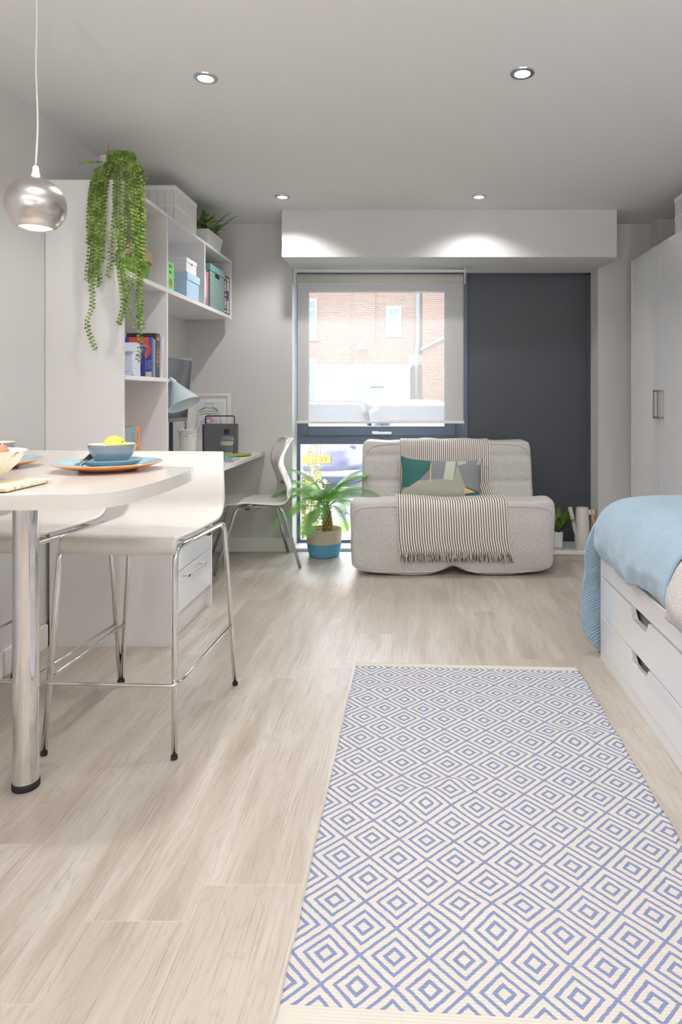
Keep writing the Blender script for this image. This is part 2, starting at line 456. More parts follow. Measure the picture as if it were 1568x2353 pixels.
struct('baseboard_left', bx(XL, XL+.018, YF, 2.952, 0, .105, .004), m_trimw)
b = bx(XL, WX0+.012, YB-.016, YB, 0, .105, .004); box(b, WX0-.0, WX0+.012, YB-.016, 4.80, 0, .105, .003)
struct('baseboard_back', b, m_trimw)
struct('baseboard_right', bx(WX1, XR, YB-.016, YB, 0, .105, .004), m_trimw)

# ------------------------------------------------------------------ window
win = tag(thing('window_1', None, None, (.2, WY, 0)), kind='structure')
def X5(u): return (u-956)*WY/1500
def Z5(v): return 1.13-(v-913)*WY/1500
y0, y1 = 4.985, 5.045
b = BM()
xa, xm, xb = WX0, X5(1074), WX1
z_tr0, z_tr1 = Z5(1020), Z5(1000)
box(b, xa, X5(692), y0, y1, 0, WZ); box(b, X5(1068), xm, y0, y1, 0, WZ)
box(b, X5(692), X5(1068), y0, y1, 0, Z5(1239)); box(b, X5(692), X5(1068), y0, y1, z_tr0, z_tr1); box(b, X5(692), X5(1068), y0, y1, Z5(636), WZ)
obj('window_frame', b, m_anth, win)
b = BM()   # opening casement, a little proud of the frame
sx0, sx1, sz0, sz1 = X5(693), X5(1046), Z5(1000), Z5(640)
gx0, gx1, gz0, gz1 = X5(711), X5(1021), Z5(979), Z5(672)
for q in ((sx0, gx0, sz0, sz1), (gx1, sx1, sz0, sz1), (gx0, gx1, sz0, gz0), (gx0, gx1, gz1, sz1)):
    box(b, q[0], q[1], 4.972, 5.03, q[2], q[3], .003)
cas = obj('casement_sash', b, m_anth, win)
box_b = bx(sx1, X5(1068), y0+.004, y1, z_tr1, Z5(636)); obj('frame_infill', box_b, m_anth, win)
b = bx(X5(856), X5(871), 4.955, 4.972, Z5(996), Z5(990), .003); box(b, X5(860), X5(901), 4.945, 4.957, Z5(997), Z5(991), .003)
obj('window_handle', b, m_trimw, win)
obj('upper_pane', bx(gx0, gx1, 5.008, 5.012, gz0, gz1), m_glass, win)
obj('lower_pane', bx(X5(692), X5(1068), 5.008, 5.012, Z5(1239), z_tr0), m_glass, win)
b = bx(xm+.002, X5(1348), 5.0, 5.03, .02, WZ-.012)
obj('infill_panel', b, m_panel, win)
b = bx(X5(1347), WX1, 4.99, 5.045, 0, WZ); box(b, xm, X5(1348), 4.99, 5.045, 0, .022); box(b, xm, WX1, 4.99, 5.045, WZ-.012, WZ)
obj('panel_frame', b, m_panel, win)

# ------------------------------------------------------------------ roller blind
bl = thing('roller_blind', 'pale grey see-through roller blind pulled down over the window', 'blind', (-.26, 4.80, .94))
def blind_mat():
    t = NT('sheer_blind_mesh'); co = t.coord(); p = t.sep(co)
    w1 = t.M('SINE', t.M('MULTIPLY', p[0], 3000.0)); w2 = t.M('SINE', t.M('MULTIPLY', p[2], 3000.0))
    c = t.mix(t.noise(co, 80, 2), rgb(206, 204, 200), rgb(218, 216, 212))
    df = t.node('ShaderNodeBsdfDiffuse'); t.l.new(c, df.inputs[0]); tl = t.node('ShaderNodeBsdfTranslucent'); t.l.new(c, tl.inputs[0])
    m1 = t.node('ShaderNodeMixShader'); m1.inputs[0].default_value = .10; t.l.new(df.outputs[0], m1.inputs[1]); t.l.new(tl.outputs[0], m1.inputs[2])
    tr = t.node('ShaderNodeBsdfTransparent'); m2 = t.node('ShaderNodeMixShader')
    t.l.new(t.M('MULTIPLY_ADD', t.M('ADD', w1, w2), .02, .20), m2.inputs[0])
    m2.inputs[0].default_value = .3
    t.l.new(m1.outputs[0], m2.inputs[1]); t.l.new(tr.outputs[0], m2.inputs[2]); t.l.new(m2.outputs[0], t.out.inputs[0]); return t.m
m_blind = blind_mat()
bxl, bxr = -.868, .347
b = BM(); sheet(b, lambda s, t: (bxl+(bxr-bxl)*s, 4.79+.0, 1.99-(1.99-.952)*t), 4, 10)
obj('blind_fabric', b, m_blind, bl)
b = BM(); tube(b, [(bxl, 4.80, 2.0), (bxr, 4.80, 2.0)], .034, 24); obj('fabric_roll', b, flat('blind_roll_fabric', rgb(204, 202, 198), .9), bl)
b = bx(bxl-.005, bxr+.005, 4.765, 4.782, 2.046, 2.062, .003); obj('head_rail', b, m_trimw, bl)
b = bx(bxl-.008, bxr+.01, 4.782, 4.798, .938, .956, .005, 3); obj('bottom_bar', b, m_trimw, bl)
for x in (bxl-.014, bxr+.012):
    b = bx(x-.004, x+.004, 4.76, 4.83, 1.965, 2.078, .002); obj('bracket', b, m_trimw, bl)
b = BM()
for k in range(150): 
    z = 1.98-.0072*k
    if z > .86: ell(b, (bxr+.004, 4.775, z), .0018, 6)
obj('bead_chain', b, m_trimw, bl)

# ------------------------------------------------------------------ ceiling downlights
def downlight(x, y, label, f=1.0):
    t = thing('ceiling_downlight', label, 'ceiling light', (x, y, H-.004), 'recessed steel downlights')
    b = BM(); lathe(b, [(.030, H-.001), (.031, H-.006), (.046, H-.005), (.0475, H-.0002)], x, y, 40)
    obj('steel_ring', b, m_alu, t, True)
    b = BM(); lathe(b, [(0, H-.0025), (.030, H-.0025)], x, y, 32)
    obj('lamp_face', b, m_bulb, t)
    downlight_lamp(x, y, H-.012, SPOT_W*f, t)
    return t
downlight(-.835, 2.592, 'round steel downlight in the ceiling, nearest on the left')
downlight(.417, 2.554, 'round steel downlight in the ceiling, nearest on the right with the brightest glow', 1.3)
downlight(-.845, 4.13, 'small round downlight by the left end of the boxed beam', 1.1)
downlight(.40, 4.13, 'small round downlight lighting the middle of the boxed beam', .7)
for x in (-.80, .42):
    for y in (1.36, -1.3):
        downlight(x, y, 'round steel downlight %s, in the %s row' % ('above the near end of the rug' if y > 0 else 'behind the viewpoint', 'left' if x < 0 else 'right'), 1.15 if x < 0 and y > 0 else 1.1 if y > 0 else .6)

# ------------------------------------------------------------------ pendant lamp
t = thing('pendant_lamp', 'brushed nickel globe pendant lamp hanging on a clear cord over the table', 'lamp', (-1.136, 1.95, 1.62))
px, py, pz, pr = -1.136, 1.95, 1.703, .083
prof = []
for k in range(0, 25):
    a = PI*.03+(PI*.80-PI*.03)*k/24
    prof.append((pr*math.sin(a), pz+pr*math.cos(a)))
inner = [(r-.003 if r > .006 else r*.6, z-.0015) for r, z in prof[::-1]]
b = BM(); lathe(b, prof+inner, 0, 0, 56)
o = obj('metal_globe', b, m_nickel, t, True, local=True); 
for v in o.data.vertices: v.co.z -= t.location.z
b = BM(); lathe(b, [(0, pz-.071), (.030, pz-.069), (.0455, pz-.064), (.046, pz-.058), (0, pz-.054)], px, py, 40); obj('light_bulb', b, m_bulb, t, True)
b = BM(); lathe(b, [(0, pz+.118), (.006, pz+.118), (.009, pz+.112), (.009, pz+.098), (.012, pz+.094), (.012, pz+.08), (0, pz+.08)], px, py, 20)
obj('cord_grip', b, m_trimw, t, True)
b = BM()
t_c = NT('clear_cord'); t_c.base(t_c.mix(t_c.noise(t_c.coord(), 60), (.75, .74, .7, 1), (.93, .92, .9, 1))); t_c.set(Roughness=.15, Transmission_Weight=.35)
tube(b, smooth_path([(px, py, pz+.115), (px+.006, py, pz+.25), (px+.001, py, pz+.42), (px+.004, py, pz+.56), (px, py, H)], 8), .0028, 8)
obj('cord', b, t_c.m, t)
ld = bpy.data.lights.new('pendant_bulb', 'SPOT'); ld.energy = PENDANT_W; ld.spot_size = math.radians(120); ld.spot_blend = .4; ld.shadow_soft_size = .03
o = bpy.data.objects.new('pendant_bulb', ld); COL.objects.link(o); o.location = Vector((px, py, pz-.076))-t.location; o.parent = t

# ================================================================== storage wall
ZC = 2.11
# tall open unit next to the wall-hung shelf
t = thing('tall_bookcase', 'tall white open bookcase with side panel reaching nearly to the ceiling', 'bookcase', (-1.5, 3.22, .735))
fx = -1.325
obj('side_panel', bx(XL+.002, fx, 2.954, 2.972, .732, 2.115, .001), m_white, t)
obj('side_panel', bx(XL+.002, fx, 3.472, 3.490, .732, ZC, .001), m_white, t)
obj('top_panel', bx(XL+.002, fx, 2.972, 3.472, ZC-.02, ZC), m_white, t)
obj('shelf', bx(XL+.002, fx-.001, 2.972, 3.472, 1.69, 1.713), m_white, t)
obj('shelf', bx(XL+.002, fx-.001, 2.972, 3.472, 1.212, 1.232), m_white, t)
obj('back_panel', bx(XL+.002, XL+.010, 2.972, 3.472, .732, ZC-.02), m_white, t)
t = thing('wall_shelf_unit', 'white wall-hung shelf unit with two compartments beside the tall bookcase', 'shelf unit', (-1.5, 4.1, 1.69))
obj('top_panel', bx(XL+.002, fx, 3.491, 4.700, ZC-.018, ZC-.001), m_white, t)
obj('bottom_panel', bx(XL+.002, fx, 3.491, 4.700, 1.69, 1.713), m_white, t)
obj('end_panel', bx(XL+.002, fx, 4.683, 4.700, 1.713, ZC-.018), m_white, t)
obj('divider', bx(XL+.002, fx, 4.090, 4.108, 1.713, ZC-.018), m_white, t)
obj('back_panel', bx(XL+.002, XL+.010, 3.491, 4.683, 1.713, ZC-.018), m_white, t)

# desk and drawer pedestal
fd = -1.108
t = thing('desk', 'long pale wood-effect desktop fixed along the left wall', 'desk', (-1.4, 3.9, .702))
obj('desktop', bx(XL+.002, fd, 2.974, 4.786, .704, .731, .003), m_desk, t)
obj('edge_cap', bx(fd-.03, fd+.002, 4.70, 4.786, .703, .7315, .001), m_alu, t)
t = thing('drawer_unit', 'white drawer pedestal under the desk with pale bar handles', 'drawers', (-1.4, 3.25, 0))
obj('side_panel', bx(XL+.02, fd, 2.955, 2.973, 0, .731, .001), m_white, t)
obj('side_panel', bx(XL+.02, fd, 3.532, 3.550, 0, .703, .001), m_white, t)
obj('plinth', bx(fd-.05, fd-.032, 2.973, 3.532, 0, .11), m_white, t)
obj('carcass', bx(XL+.02, fd-.02, 2.973, 3.532, .11, .703), m_white, t)
for z0, z1, hz in ((.122, .312, .283), (.316, .508, .48), (.512, .700, .67)):
    d = obj('drawer_front', bx(fd-.019, fd-.001, 2.977, 3.530, z0, z1, .0015), m_gloss, t)
    b = BM(); xh = fd+.034
    box(b, xh-.004, xh, 3.10, 3.345, hz-.006, hz+.006, .001); box(b, fd-.001, xh, 3.10, 3.112, hz-.006, hz+.006, .001); box(b, fd-.001, xh, 3.333, 3.345, hz-.006, hz+.006, .001)
    obj('handle', b, flat('pale_handle', rgb(205, 203, 200), .35, metal=.4), d)

# wardrobe
t = thing('wardrobe', 'tall white gloss wardrobe with pairs of metal bar handles by the bed', 'wardrobe', (1.83, 3.83, 0))
wx = 1.538; WH = 2.10
obj('carcass', bx(wx+.022, 2.12, 2.99, 4.64, 0, WH-.004), m_white, t)
obj('end_panel', bx(wx-.004, 2.12, 4.632, 4.65, 0, WH), m_white, t)
for i, (a, c, hy) in enumerate(((2.995, 3.540, 3.49), (3.544, 4.088, 4.055), (4.092, 4.630, 4.125))):
    d = obj('door', bx(wx, wx+.02, a, c, .06, WH, .0015), m_gloss, t)
    b = BM(); xh = wx-.036; hz0, hz1 = .998, 1.176
    box(b, xh, xh+.006, hy-.008, hy+.008, hz0, hz1, .001); box(b, xh, wx+.001, hy-.008, hy+.008, hz1-.013, hz1, .001); box(b, xh, wx+.001, hy-.008, hy+.008, hz0, hz0+.013, .001)
    obj('handle', b, flat('satin_nickel_handle', rgb(176, 170, 164), .35, metal=.7), d)
obj('plinth', bx(wx+.03, wx+.05, 2.995, 4.63, 0, .06), m_white, t)

# ================================================================== bed
bd = thing('storage_bed', 'white gloss storage bed base with scooped-handle drawers', 'bed', (1.44, 1.7, 0))
bX = .800; bY0, bY1 = .60, 2.827
obj('base_frame', bx(bX+.12, 2.12, bY0, bY1-.02, .0, .43), m_white, bd)
obj('foot_panel', bx(bX-.0, 2.12, bY1-.02, bY1, 0, .448, .002), m_white, bd)
obj('side_rail', bx(bX+.0, bX+.022, bY0, bY1-.021, .362, .448, .003), m_gloss, bd)
obj('plinth', bx(bX+.001, bX+.022, bY0, bY1-.021, 0, .047, .001), m_gloss, bd)
def drawer_poly(a, c, z0, z1):
    m = (a+c)/2; p = [(a, z0), (c, z0), (c, z1)]
    hw = .082
    def arc(cy, cz, r, a0, a1, n=5): return [(cy+r*math.cos(a0+(a1-a0)*k/n), cz+r*math.sin(a0+(a1-a0)*k/n)) for k in range(n+1)]
    p += arc(m+hw+.022, z1-.014, .014, PI/2, PI*.85)
    p += arc(m+hw-.018, z1-.026, .016, 0, -PI/2)
    p += arc(m-hw+.018, z1-.026, .016, -PI/2, -PI)
    p += arc(m-hw-.022, z1-.014, .014, PI*.15, PI/2)
    p += [(a, z1)]
    return p
for a, c in ((1.865, 2.803), (.92, 1.858)):
    for z0, z1 in ((.199, .356), (.050, .194)):
        b = BM(); prism(b, drawer_poly(a, c, z0, z1), 'x', bX-.002, bX+.019, bev=.003)
        obj('drawer_front', b, m_gloss, bd)
obj('notch_backing', bx(bX+.038, bX+.05, .62, 2.80, .048, .44), flat('notch_shade_grey', rgb(170, 164, 162), .8), bd)  # grey sheet behind the drawer notches, toned for the shade inside

tm = solo('mattress', bx(.835, 2.10, .62, 2.80, .449, .655, .04, 4), flat('white_mattress', rgb(228, 226, 222), .9), 'white mattress on the storage bed beneath the blue quilt', 'mattress')

def nz(x, y, z=0.0, s=1.0): return noise.noise(Vector((x*s, y*s, z*s)))
# grey duvet
b = BM()
prof = [(2.05, .676), (1.6, .682), (1.1, .682), (.93, .676), (.86, .655), (.822, .61), (.803, .54), (.793, .50), (.795, .462)]
pp = smooth_path([(a, 0, c) for a, c in prof], 6)
def duvet(s, tt):
    y = .75+1.45*s; q = pp[min(len(pp)-1, int(round(tt*(len(pp)-1))))]
    k = max(0, min(1, (tt-.45)/.3)); bulge = max(0, min(1, (2.035-y)/.06))
    n = nz(y*7, tt*5, 1)*.010*k + nz(y*22, tt*3, 4)*.004*k
    return (q.x-(.042*bulge*k)+n*bulge, y, q.z+.016*bulge*(1-max(0, (tt-.7)/.3))+n*.6*(1 if tt < .98 else .2))
sheet(b, duvet, 90, len(pp)-1)
o = solo('duvet', b, m_duvet, 'pale grey jersey duvet bulging out below the near edge of the blue quilt', 'duvet')
solidify(o, .008, -1)

# blue quilt: top, side drape and a separate foot drape
qt = thing('quilt', 'light blue ribbed quilt spread over the bed end and draped to the floor', 'quilt', (1.4, 2.45, .46))
prof = [(2.09, .698), (1.7, .702), (1.3, .704), (1.0, .700), (.90, .690), (.835, .664), (.795, .615), (.775, .56), (.768, .51), (.778, .465)]
qq = smooth_path([(a, 0, c) for a, c in prof], 7); ql = [0]
for a, c in zip(qq, qq[1:]): ql.append(ql[-1]+(c-a).length)
NQ = len(qq)-1
def quilt(s, tt):
    y = 1.985+(2.865-1.985)*s; q = qq[int(round(tt*NQ))]
    d = tt; k = max(0, min(1, (d-.5)/.35))
    e = max(0, (s-.86)/.14)                       # rolls over the foot end
    z = q.z-.035*e*e*(1-.6*k); x = q.x
    hem = k**3*(.012*math.sin(y*9+1)+.02*max(0, 1-s*1.3)-.006)
    w1 = nz(y*4.5, x*4, 2)*.012+nz(y*13, d*8, 5)*.009*k+abs(nz(y*7+x*4, x*9-y*3, 6))*.010*(1-.4*k)
    x = x+w1*k*1.0+e*e*.02*k+ .022*k*math.exp(-((y-2.62)/.07)**2)*max(0, (d-.7)/.3)
    return (x, y, z+hem+w1*.5)
b = BM(); sheet(b, quilt, 110, NQ, uv=lambda s, tt: (ql[int(round(tt*NQ))], s*.88))
o = obj('top_cover', b, m_quilt, qt); solidify(o, .010, 1)
FX = [(.70, .86), (.66, .845), (.60, .80), (.53, .758), (.42, .742), (.30, .730), (.20, .722), (.14, .728), (.08, .748), (.045, .768), (.015, .800)]
FXS = smooth_path([(x_, z_, 0) for z_, x_ in FX], 8)
def fx_at(z):
    for p, q in zip(FXS, FXS[1:]):
        if z >= q.y: f = (z-q.y)/max(1e-6, p.y-q.y); return q.x+(p.x-q.x)*f
    return FXS[-1].x
def foot(s, tt):
    z = .648-.628*tt
    xl = fx_at(z)+.004*math.sin(z*38)*min(1, tt*3); x = xl+(2.10-xl)*(s**1.25)
    y = 2.850+.030*tt**.7+.030*math.sin(x*13+.6)*min(1, tt*1.6)*(.35+.65*tt)+nz(x*6, z*5, 8)*.018*tt+.010*nz(x*16+z*5, z*3, 5)*min(1, tt*3)
    y += .02*(1-min(1, s*9))*-1*min(1, tt*2)
    return (x, max(2.838, y), z+.004*math.sin(x*20)*tt)
b = BM(); sheet(b, foot, 100, 40, uv=lambda s, tt: (s*1.25-tt*.12+.5, tt*.66+s*.42))
o = obj('foot_drape', b, m_quilt, qt); solidify(o, .009, 1)

# ================================================================== rug
b = BM()
def rug(s, tt):
    x = -.2515+.9235*s; v = 1.606*tt; y = 1.164+v-.060*(x+.2515)
    x2 = x+.004*nz(y*9, 3)+(.003*math.sin(y*30) if s > .99 else 0)
    z = .0072
    for cx, cy, rx, ry, h in ((.03, 1.83, .10, .06, .012), (.12, 1.90, .06, .02, .008), (.52, 2.15, .11, .05, .012), (.17, 1.42, .10, .06, .010), (-.02, 2.52, .14, .04, .006), (.35, 2.40, .14, .05, .006), (.25, 1.36, .07, .04, .006)):
        z += h*math.exp(-((x-cx)/rx)**2-((y-cy)/ry)**2)
    return (x2, y, z)
sheet(b, rug, 120, 200, uv=lambda s, tt: (.9235*s, 1.606*tt))
o = solo('rug', b, m_rug, 'cream woven rug with blue concentric diamonds lying on the floor', 'rug', base=(.21, 1.96, 0))
solidify(o, .006, -1)

# ================================================================== bean bag sofa
def superbox(bm, c, h, n=5.0, cuts=26, deform=None):
    r = bmesh.ops.create_cube(bm, size=2.0)
    es = list({e for v in r['verts'] for e in v.link_edges})
    bmesh.ops.subdivide_edges(bm, edges=es, cuts=cuts, use_grid_fill=True)
    for v in bm.verts:
        p = v.co.copy(); d = (abs(p.x)**n+abs(p.y)**n+abs(p.z)**n)**(1/n); q = p/d
        w = Vector((c[0]+q.x*h[0], c[1]+q.y*h[1], c[2]+q.z*h[2]))
        v.co = deform(w, q) if deform else w
    for f in bm.faces: f.smooth = True
    return bm
sofa = thing('beanbag_sofa', 'low grey melange bean bag sofa standing in front of the window', 'sofa', (.23, 4.4, 0))
trees = []
def seat_def(w, q):
    w = w.copy(); s = w.x-.233; e = abs(s)/.65
    if q.z > 0:
        w.z += (.010-.016*math.exp(-(s/.16)**2)-.014*e**3)*q.z
        w.z -= .085*max(0, (q.y+.3))**1.3*.8
        w.z += .024*max(0, e-.80)/.2*max(0, q.z-.5)*2*(1-max(0, q.y))
    if q.z < 0:
        k = q.z*q.z
        w.z += k*(.056*math.exp(-(s/.10)**2)+.048*e**3.5)       # two lobes under a centre notch
        w.x -= (1 if s > 0 else -1)*.03*k*max(0, e-.6)
    # centre crease, only low on the front
    low = max(0, .5-q.z)/1.5
    w.y += .030*math.exp(-(s/.022)**2)*low*(1 if q.y < 0 else 0)
    w.y += .012*nz(w.x*5, w.z*5, 3)+.02*(q.z-.2)**2*(-1 if q.y > 0 else 1)
    w.z = max(0.0015, w.z+.008*nz(w.x*4, w.y*4, w.z*4))
    w.x += (1 if s > 0 else -1)*.012*nz(w.y*6, w.z*6, 9)*max(0, e-.5)*2
    return w
b = BM(); superbox(b, (.233, 4.345, .236), (.648, .255, .236), 18, 56, seat_def)
T = BVHTree.FromBMesh(b); trees.append(T)
cush = obj('seat_cushion', b, m_sofa, sofa)
pts = []
for k in range(200):
    a = 2*PI*k/200; c, s = math.cos(a), math.sin(a); q = (abs(c)**10+abs(s)**10)**(-1/10)
    h = T.ray_cast(Vector((.233+.628*c*q, 3.8, .236+.208*s*q+(.03*math.exp(-((.622*c*q)/.08)**2) if s < 0 else 0))), Vector((0, 1, 0)))
    if h[0]: pts.append(h[0]+Vector((0, -.001, 0)))
b = BM(); tube(b, pts, .0045, 6, closed=True); obj('piping', b, m_sofa, cush)
def back_def(w, q):
    w = w.copy()
    w.y += (w.z-.45)*.16
    if q.z > 0: w.z += (.020*abs(q.x)**10-.012)*q.z + .008*nz(w.x*7, 1)
    w.x += (.012 if q.x > 0 else -.0)*(-q.z)
    for gz in (.72, .545):
        w.y += (.012 if q.y < 0 else 0)*math.exp(-((w.z-gz)/.012)**2)
    w.y += .010*nz(w.x*4, w.z*5, 7)
    return w
b = BM(); superbox(b, (.222, 4.685, .43), (.600, .135, .397), 20, 44, back_def)
TB = BVHTree.FromBMesh(b)
bk = obj('backrest', b, m_sofa, sofa)
pts = []
for k in range(160):
    a = 2*PI*k/160; c, s = math.cos(a), math.sin(a); q = (abs(c)**9+abs(s)**9)**(-1/9)
    h = TB.ray_cast(Vector((.222+.582*c*q, 3.8, .43+.372*s*q)), Vector((0, 1, 0)))
    if h[0]: pts.append(h[0]+Vector((0, -.001, 0)))
b = BM(); tube(b, pts, .0045, 6, closed=True); obj('piping', b, m_sofa, bk)

# striped throw following the sofa
def cast(T_list, o, d):
    best = None
    for T in T_list:
        h = T.ray_cast(Vector(o), Vector(d).normalized())
        if h[0] is not None and (best is None or h[3] < best[3]): best = h
    return best
th = thing('striped_throw', 'cream and charcoal striped throw with fringed end draped over the sofa', 'blanket', (.22, 4.3, .1))
NS = 64
rays = []
for k in range(14):    # over the top of the backrest
    a = math.radians(125-125*k/13)
    rays.append(('b', a))
for k in range(1, 11): rays.append(('f', .74-.30*k/10))
for k in range(16):
    a = math.radians(100-100*k/15); rays.append(('s', a))
for k in range(1, 9): rays.append(('l', .236-.078*k/8))
grid = []
for i in range(NS+1):
    s = i/NS; col = []
    for j, (ty, v) in enumerate(rays):
        tt = j/(len(rays)-1)
        xl = -.112+.0*tt if tt < .45 else -.112-.012*(tt-.45)/.15 if tt < .6 else -.124+.028*(tt-.6)/.4
        xr = .520+.050*min(1, max(0, (tt-.42)/.12))+.028*max(0, (tt-.7)/.3)
        x = xl+(xr-xl)*s
        if ty == 'b': d = Vector((0, -math.cos(a_ := v), math.sin(v))); o_ = Vector((x, 4.73, .62))+d*1.0; h = cast([TB], o_, -d)
        elif ty == 'f': h = cast([TB], (x, 3.9, v), (0, 1, 0))
        elif ty == 's': d = Vector((0, -math.cos(v), math.sin(v))); o_ = Vector((x, 4.36, .24))+d*1.0; h = cast(trees, o_, -d)
        else: h = cast(trees, (x, 3.5, v), (0, 1, 0))
        p = h[0].copy() if h else Vector((x, 4.4, .4)); col.append(p)
    grid.append(col)
# bridge the groove between the two cushions
for _ in range(6):
    new = [c[:] for c in grid]
    for i in range(1, NS):
        for j in range(len(rays)):
            if rays[j][0] in 'sl':
                av = (grid[i-1][j]+grid[i+1][j])/2
                new[i][j] = Vector((grid[i][j].x, grid[i][j].y*.4+av.y*.6, grid[i][j].z*.4+av.z*.6))
    grid = new
ctr = Vector((0, 4.55, .25))
for i in range(NS+1):
    for j in range(len(rays)):
        p = grid[i][j]
        ty = rays[j][0]
        d = Vector((0, -1, .25)) if ty in 'fl' else (Vector((0, -math.cos(rays[j][1]), math.sin(rays[j][1]))))
        p += d.normalized()*(.009+.0045*nz(p.x*16, j*.35, 2))
L = [0]
for j in range(1, len(rays)): L.append(L[-1]+(grid[NS//2][j]-grid[NS//2][j-1]).length)
NJ = len(rays)-1
b = BM(); sheet(b, lambda s, tt: grid[int(round(s*NS))][int(round(tt*NJ))], NS, NJ, uv=lambda s, tt: (s*.672, L[int(round(tt*NJ))]))
o = obj('striped_cloth', b, m_stripe, th); solidify(o, .003, 1)
m_fr1 = flat('cream_fringe', rgb(226, 219, 206), .95); m_fr2 = flat('charcoal_fringe', rgb(88, 83, 88), .95)
b = BM(); rnd = random.Random(3)
for k in range(250):
    s = k/249; i = s*NS; i0 = min(NS-1, int(i)); f = i-i0
    p = grid[i0][NJ].lerp(grid[i0+1][NJ], f)+Vector((0, -.003, 0))
    lean = rnd.uniform(-.010, .012)+(.012 if s > .8 else 0); ln = rnd.uniform(.048, .068)
    q = [p+Vector((0, 0, .002)), p+Vector((lean*.4, -.004-rnd.random()*.004, -ln*.5)), p+Vector((lean, -.001+rnd.random()*.004, -ln))]
    tube(b, smooth_path(q, 2), [.0021]*4+[.0012], 4, mi=0 if (k % 4) < 2 else 1)
for f in b.faces: pass
for k in range(60):    # short frayed selvedge on the left side
    j = 8+k/59*(NJ-8); j0 = min(NJ-1, int(j)); p = grid[0][j0].lerp(grid[0][j0+1], j-j0)
    tube(b, [p+Vector((.002, -.002, 0)), p+Vector((-.010-rnd.random()*.004, -.004, rnd.uniform(-.006, .006)))], .0017, 4)
tag(obj('fringe', b, [m_fr1, m_fr2], th), kind='stuff')

# cushion
def in_poly(x, y, P):
    r = False; j = len(P)-1
    for i in range(len(P)):
        if (P[i][1] > y) != (P[j][1] > y) and x < (P[j][0]-P[i][0])*(y-P[i][1])/(P[j][1]-P[i][1])+P[i][0]: r = not r
        j = i
    return r
CP = [(1, [(-.1, 1.2), (.38, 1.05), (.355, .74), (.24, .50), (.1, .33), (-.1, .34)]),
      (2, [(.36, 1.1), (.374, 1.1), (.374, .45), (.36, .45)]),
      (3, [(.565, 1.1), (.68, 1.1), (.64, .5), (.52, .52)]),
      (6, [(.68, 1.1), (.80, 1.1), (.80, .92), (.70, .86)]),
      (5, [(.78, .34), (.92, .25), (.78, .20)]),
      (1, [(.79, .36), (.97, .27), (.95, .10), (.79, .05)]),
      (4, [(.1, .33), (.15, .46), (.52, .52), (.64, .5), (.69, .86), (.79, .35), (.79, -.1), (-.1, -.1), (-.1, .2)]),
      (6, [(.93, .85), (1.1, .85), (1.1, 1.1), (.97, 1.1)])]
def cush_mi(u, v):
    for mi, P in CP:
        if in_poly(u, v, P): return mi
    return 0
def linen(n, c): 
    t = NT(n); p = t.sep(t.coord()); a = t.noise(t.comb(t.M('MULTIPLY', p[0], 900.0), 0.0, t.M('MULTIPLY', p[2], 60.0)), 1, 2); d = t.noise(t.comb(t.M('MULTIPLY', p[0], 60.0), 0.0, t.M('MULTIPLY', p[2], 900.0)), 1, 2)
    t.base(t.mix(t.M('MULTIPLY', t.M('ADD', a, d), .5), tuple(x*.75 for x in c[:3])+(1,), tuple(min(1, x*1.25) for x in c[:3])+(1,))); t.set(Roughness=.9); t.b.inputs['Specular IOR Level'].default_value = .15; return t.m
cm = [linen('slate_linen', rgb(134, 138, 140)), linen('teal_linen', rgb(64, 108, 104)), linen('orange_stripe_linen', rgb(224, 178, 140)), linen('pale_sage_linen', rgb(190, 194, 180)), linen('sage_linen', rgb(164, 166, 152)), linen('peach_linen', rgb(222, 178, 136)), linen('light_grey_sage_linen', rgb(176, 184, 180))]
b = BM(); hw, hh = .280, .150
def pill(sgn):
    def f(u, v):
        a, c = 2*u-1, 2*v-1
        e = max(0, (1-a**4))**.5*max(0, (1-c**4))**.5
        pin = 1-.085*(1-a*a)*(c*c)      # edges pulled in between the corners
        pin2 = 1-.05*(1-c*c)*(a*a)
        x = a*hw*pin2; z = c*hh*(pin-.02)+.022*(abs(a)**6)*(1 if c > 0 else -.6)*abs(c)
        return Vector((x, sgn*.062*e+.004*nz(x*18, z*18, sgn)*e, z))
    return f
sheet(b, pill(-1), 300, 160, mi=cush_mi); sheet(b, pill(1), 300, 160, mi=0)
bmesh.ops.remove_doubles(b, verts=b.verts[:], dist=.0005)
bmesh.ops.rotate(b, verts=b.verts[:], cent=(0, 0, 0), matrix=Matrix.Rotation(math.radians(-14), 3, 'X'))
bmesh.ops.rotate(b, verts=b.verts[:], cent=(0, 0, 0), matrix=Matrix.Rotation(math.radians(1.5), 3, 'Y'))
bmesh.ops.translate(b, verts=b.verts[:], vec=(.172, 4.435, .562))
solo('cushion', b, cm, 'rectangular patchwork cushion in teal, grey and sage leaning on the striped throw', 'cushion')
# ================================================================== bar table
tb = thing('breakfast_bar_table', 'off-white breakfast bar table with rounded end on a thick chrome leg', 'table', (-1.13, 1.9, 0))
ZT = .900
fr = [(-1.678, 1.532), (-.98, 1.535), (-.87, 1.538), (-.80, 1.545), (-.745, 1.575), (-.717, 1.64), (-.705, 1.74), (-.7025, 1.84), (-.705, 1.96), (-.713, 2.06), (-.720, 2.11), (-.735, 2.145), (-.77, 2.165), (-.85, 2.185), (-1.308, 2.261), (-1.678, 2.325)]
sm = [fr[0], fr[1]]+[(p.x, p.y) for p in smooth_path([(a, c, 0) for a, c in fr[2:13]], 5)]+fr[13:]
b = BM(); prism(b, sm, 'z', ZT-.036, ZT, bev=.005); obj('tabletop', b, m_top, tb, True, autosmooth=30)
lg = BM(); lathe(lg, [(0, .02), (.034, .02), (.034, ZT-.036), (0, ZT-.036)], -1.131, 1.893, 48); l = obj('leg', lg, m_chrome, tb, True)
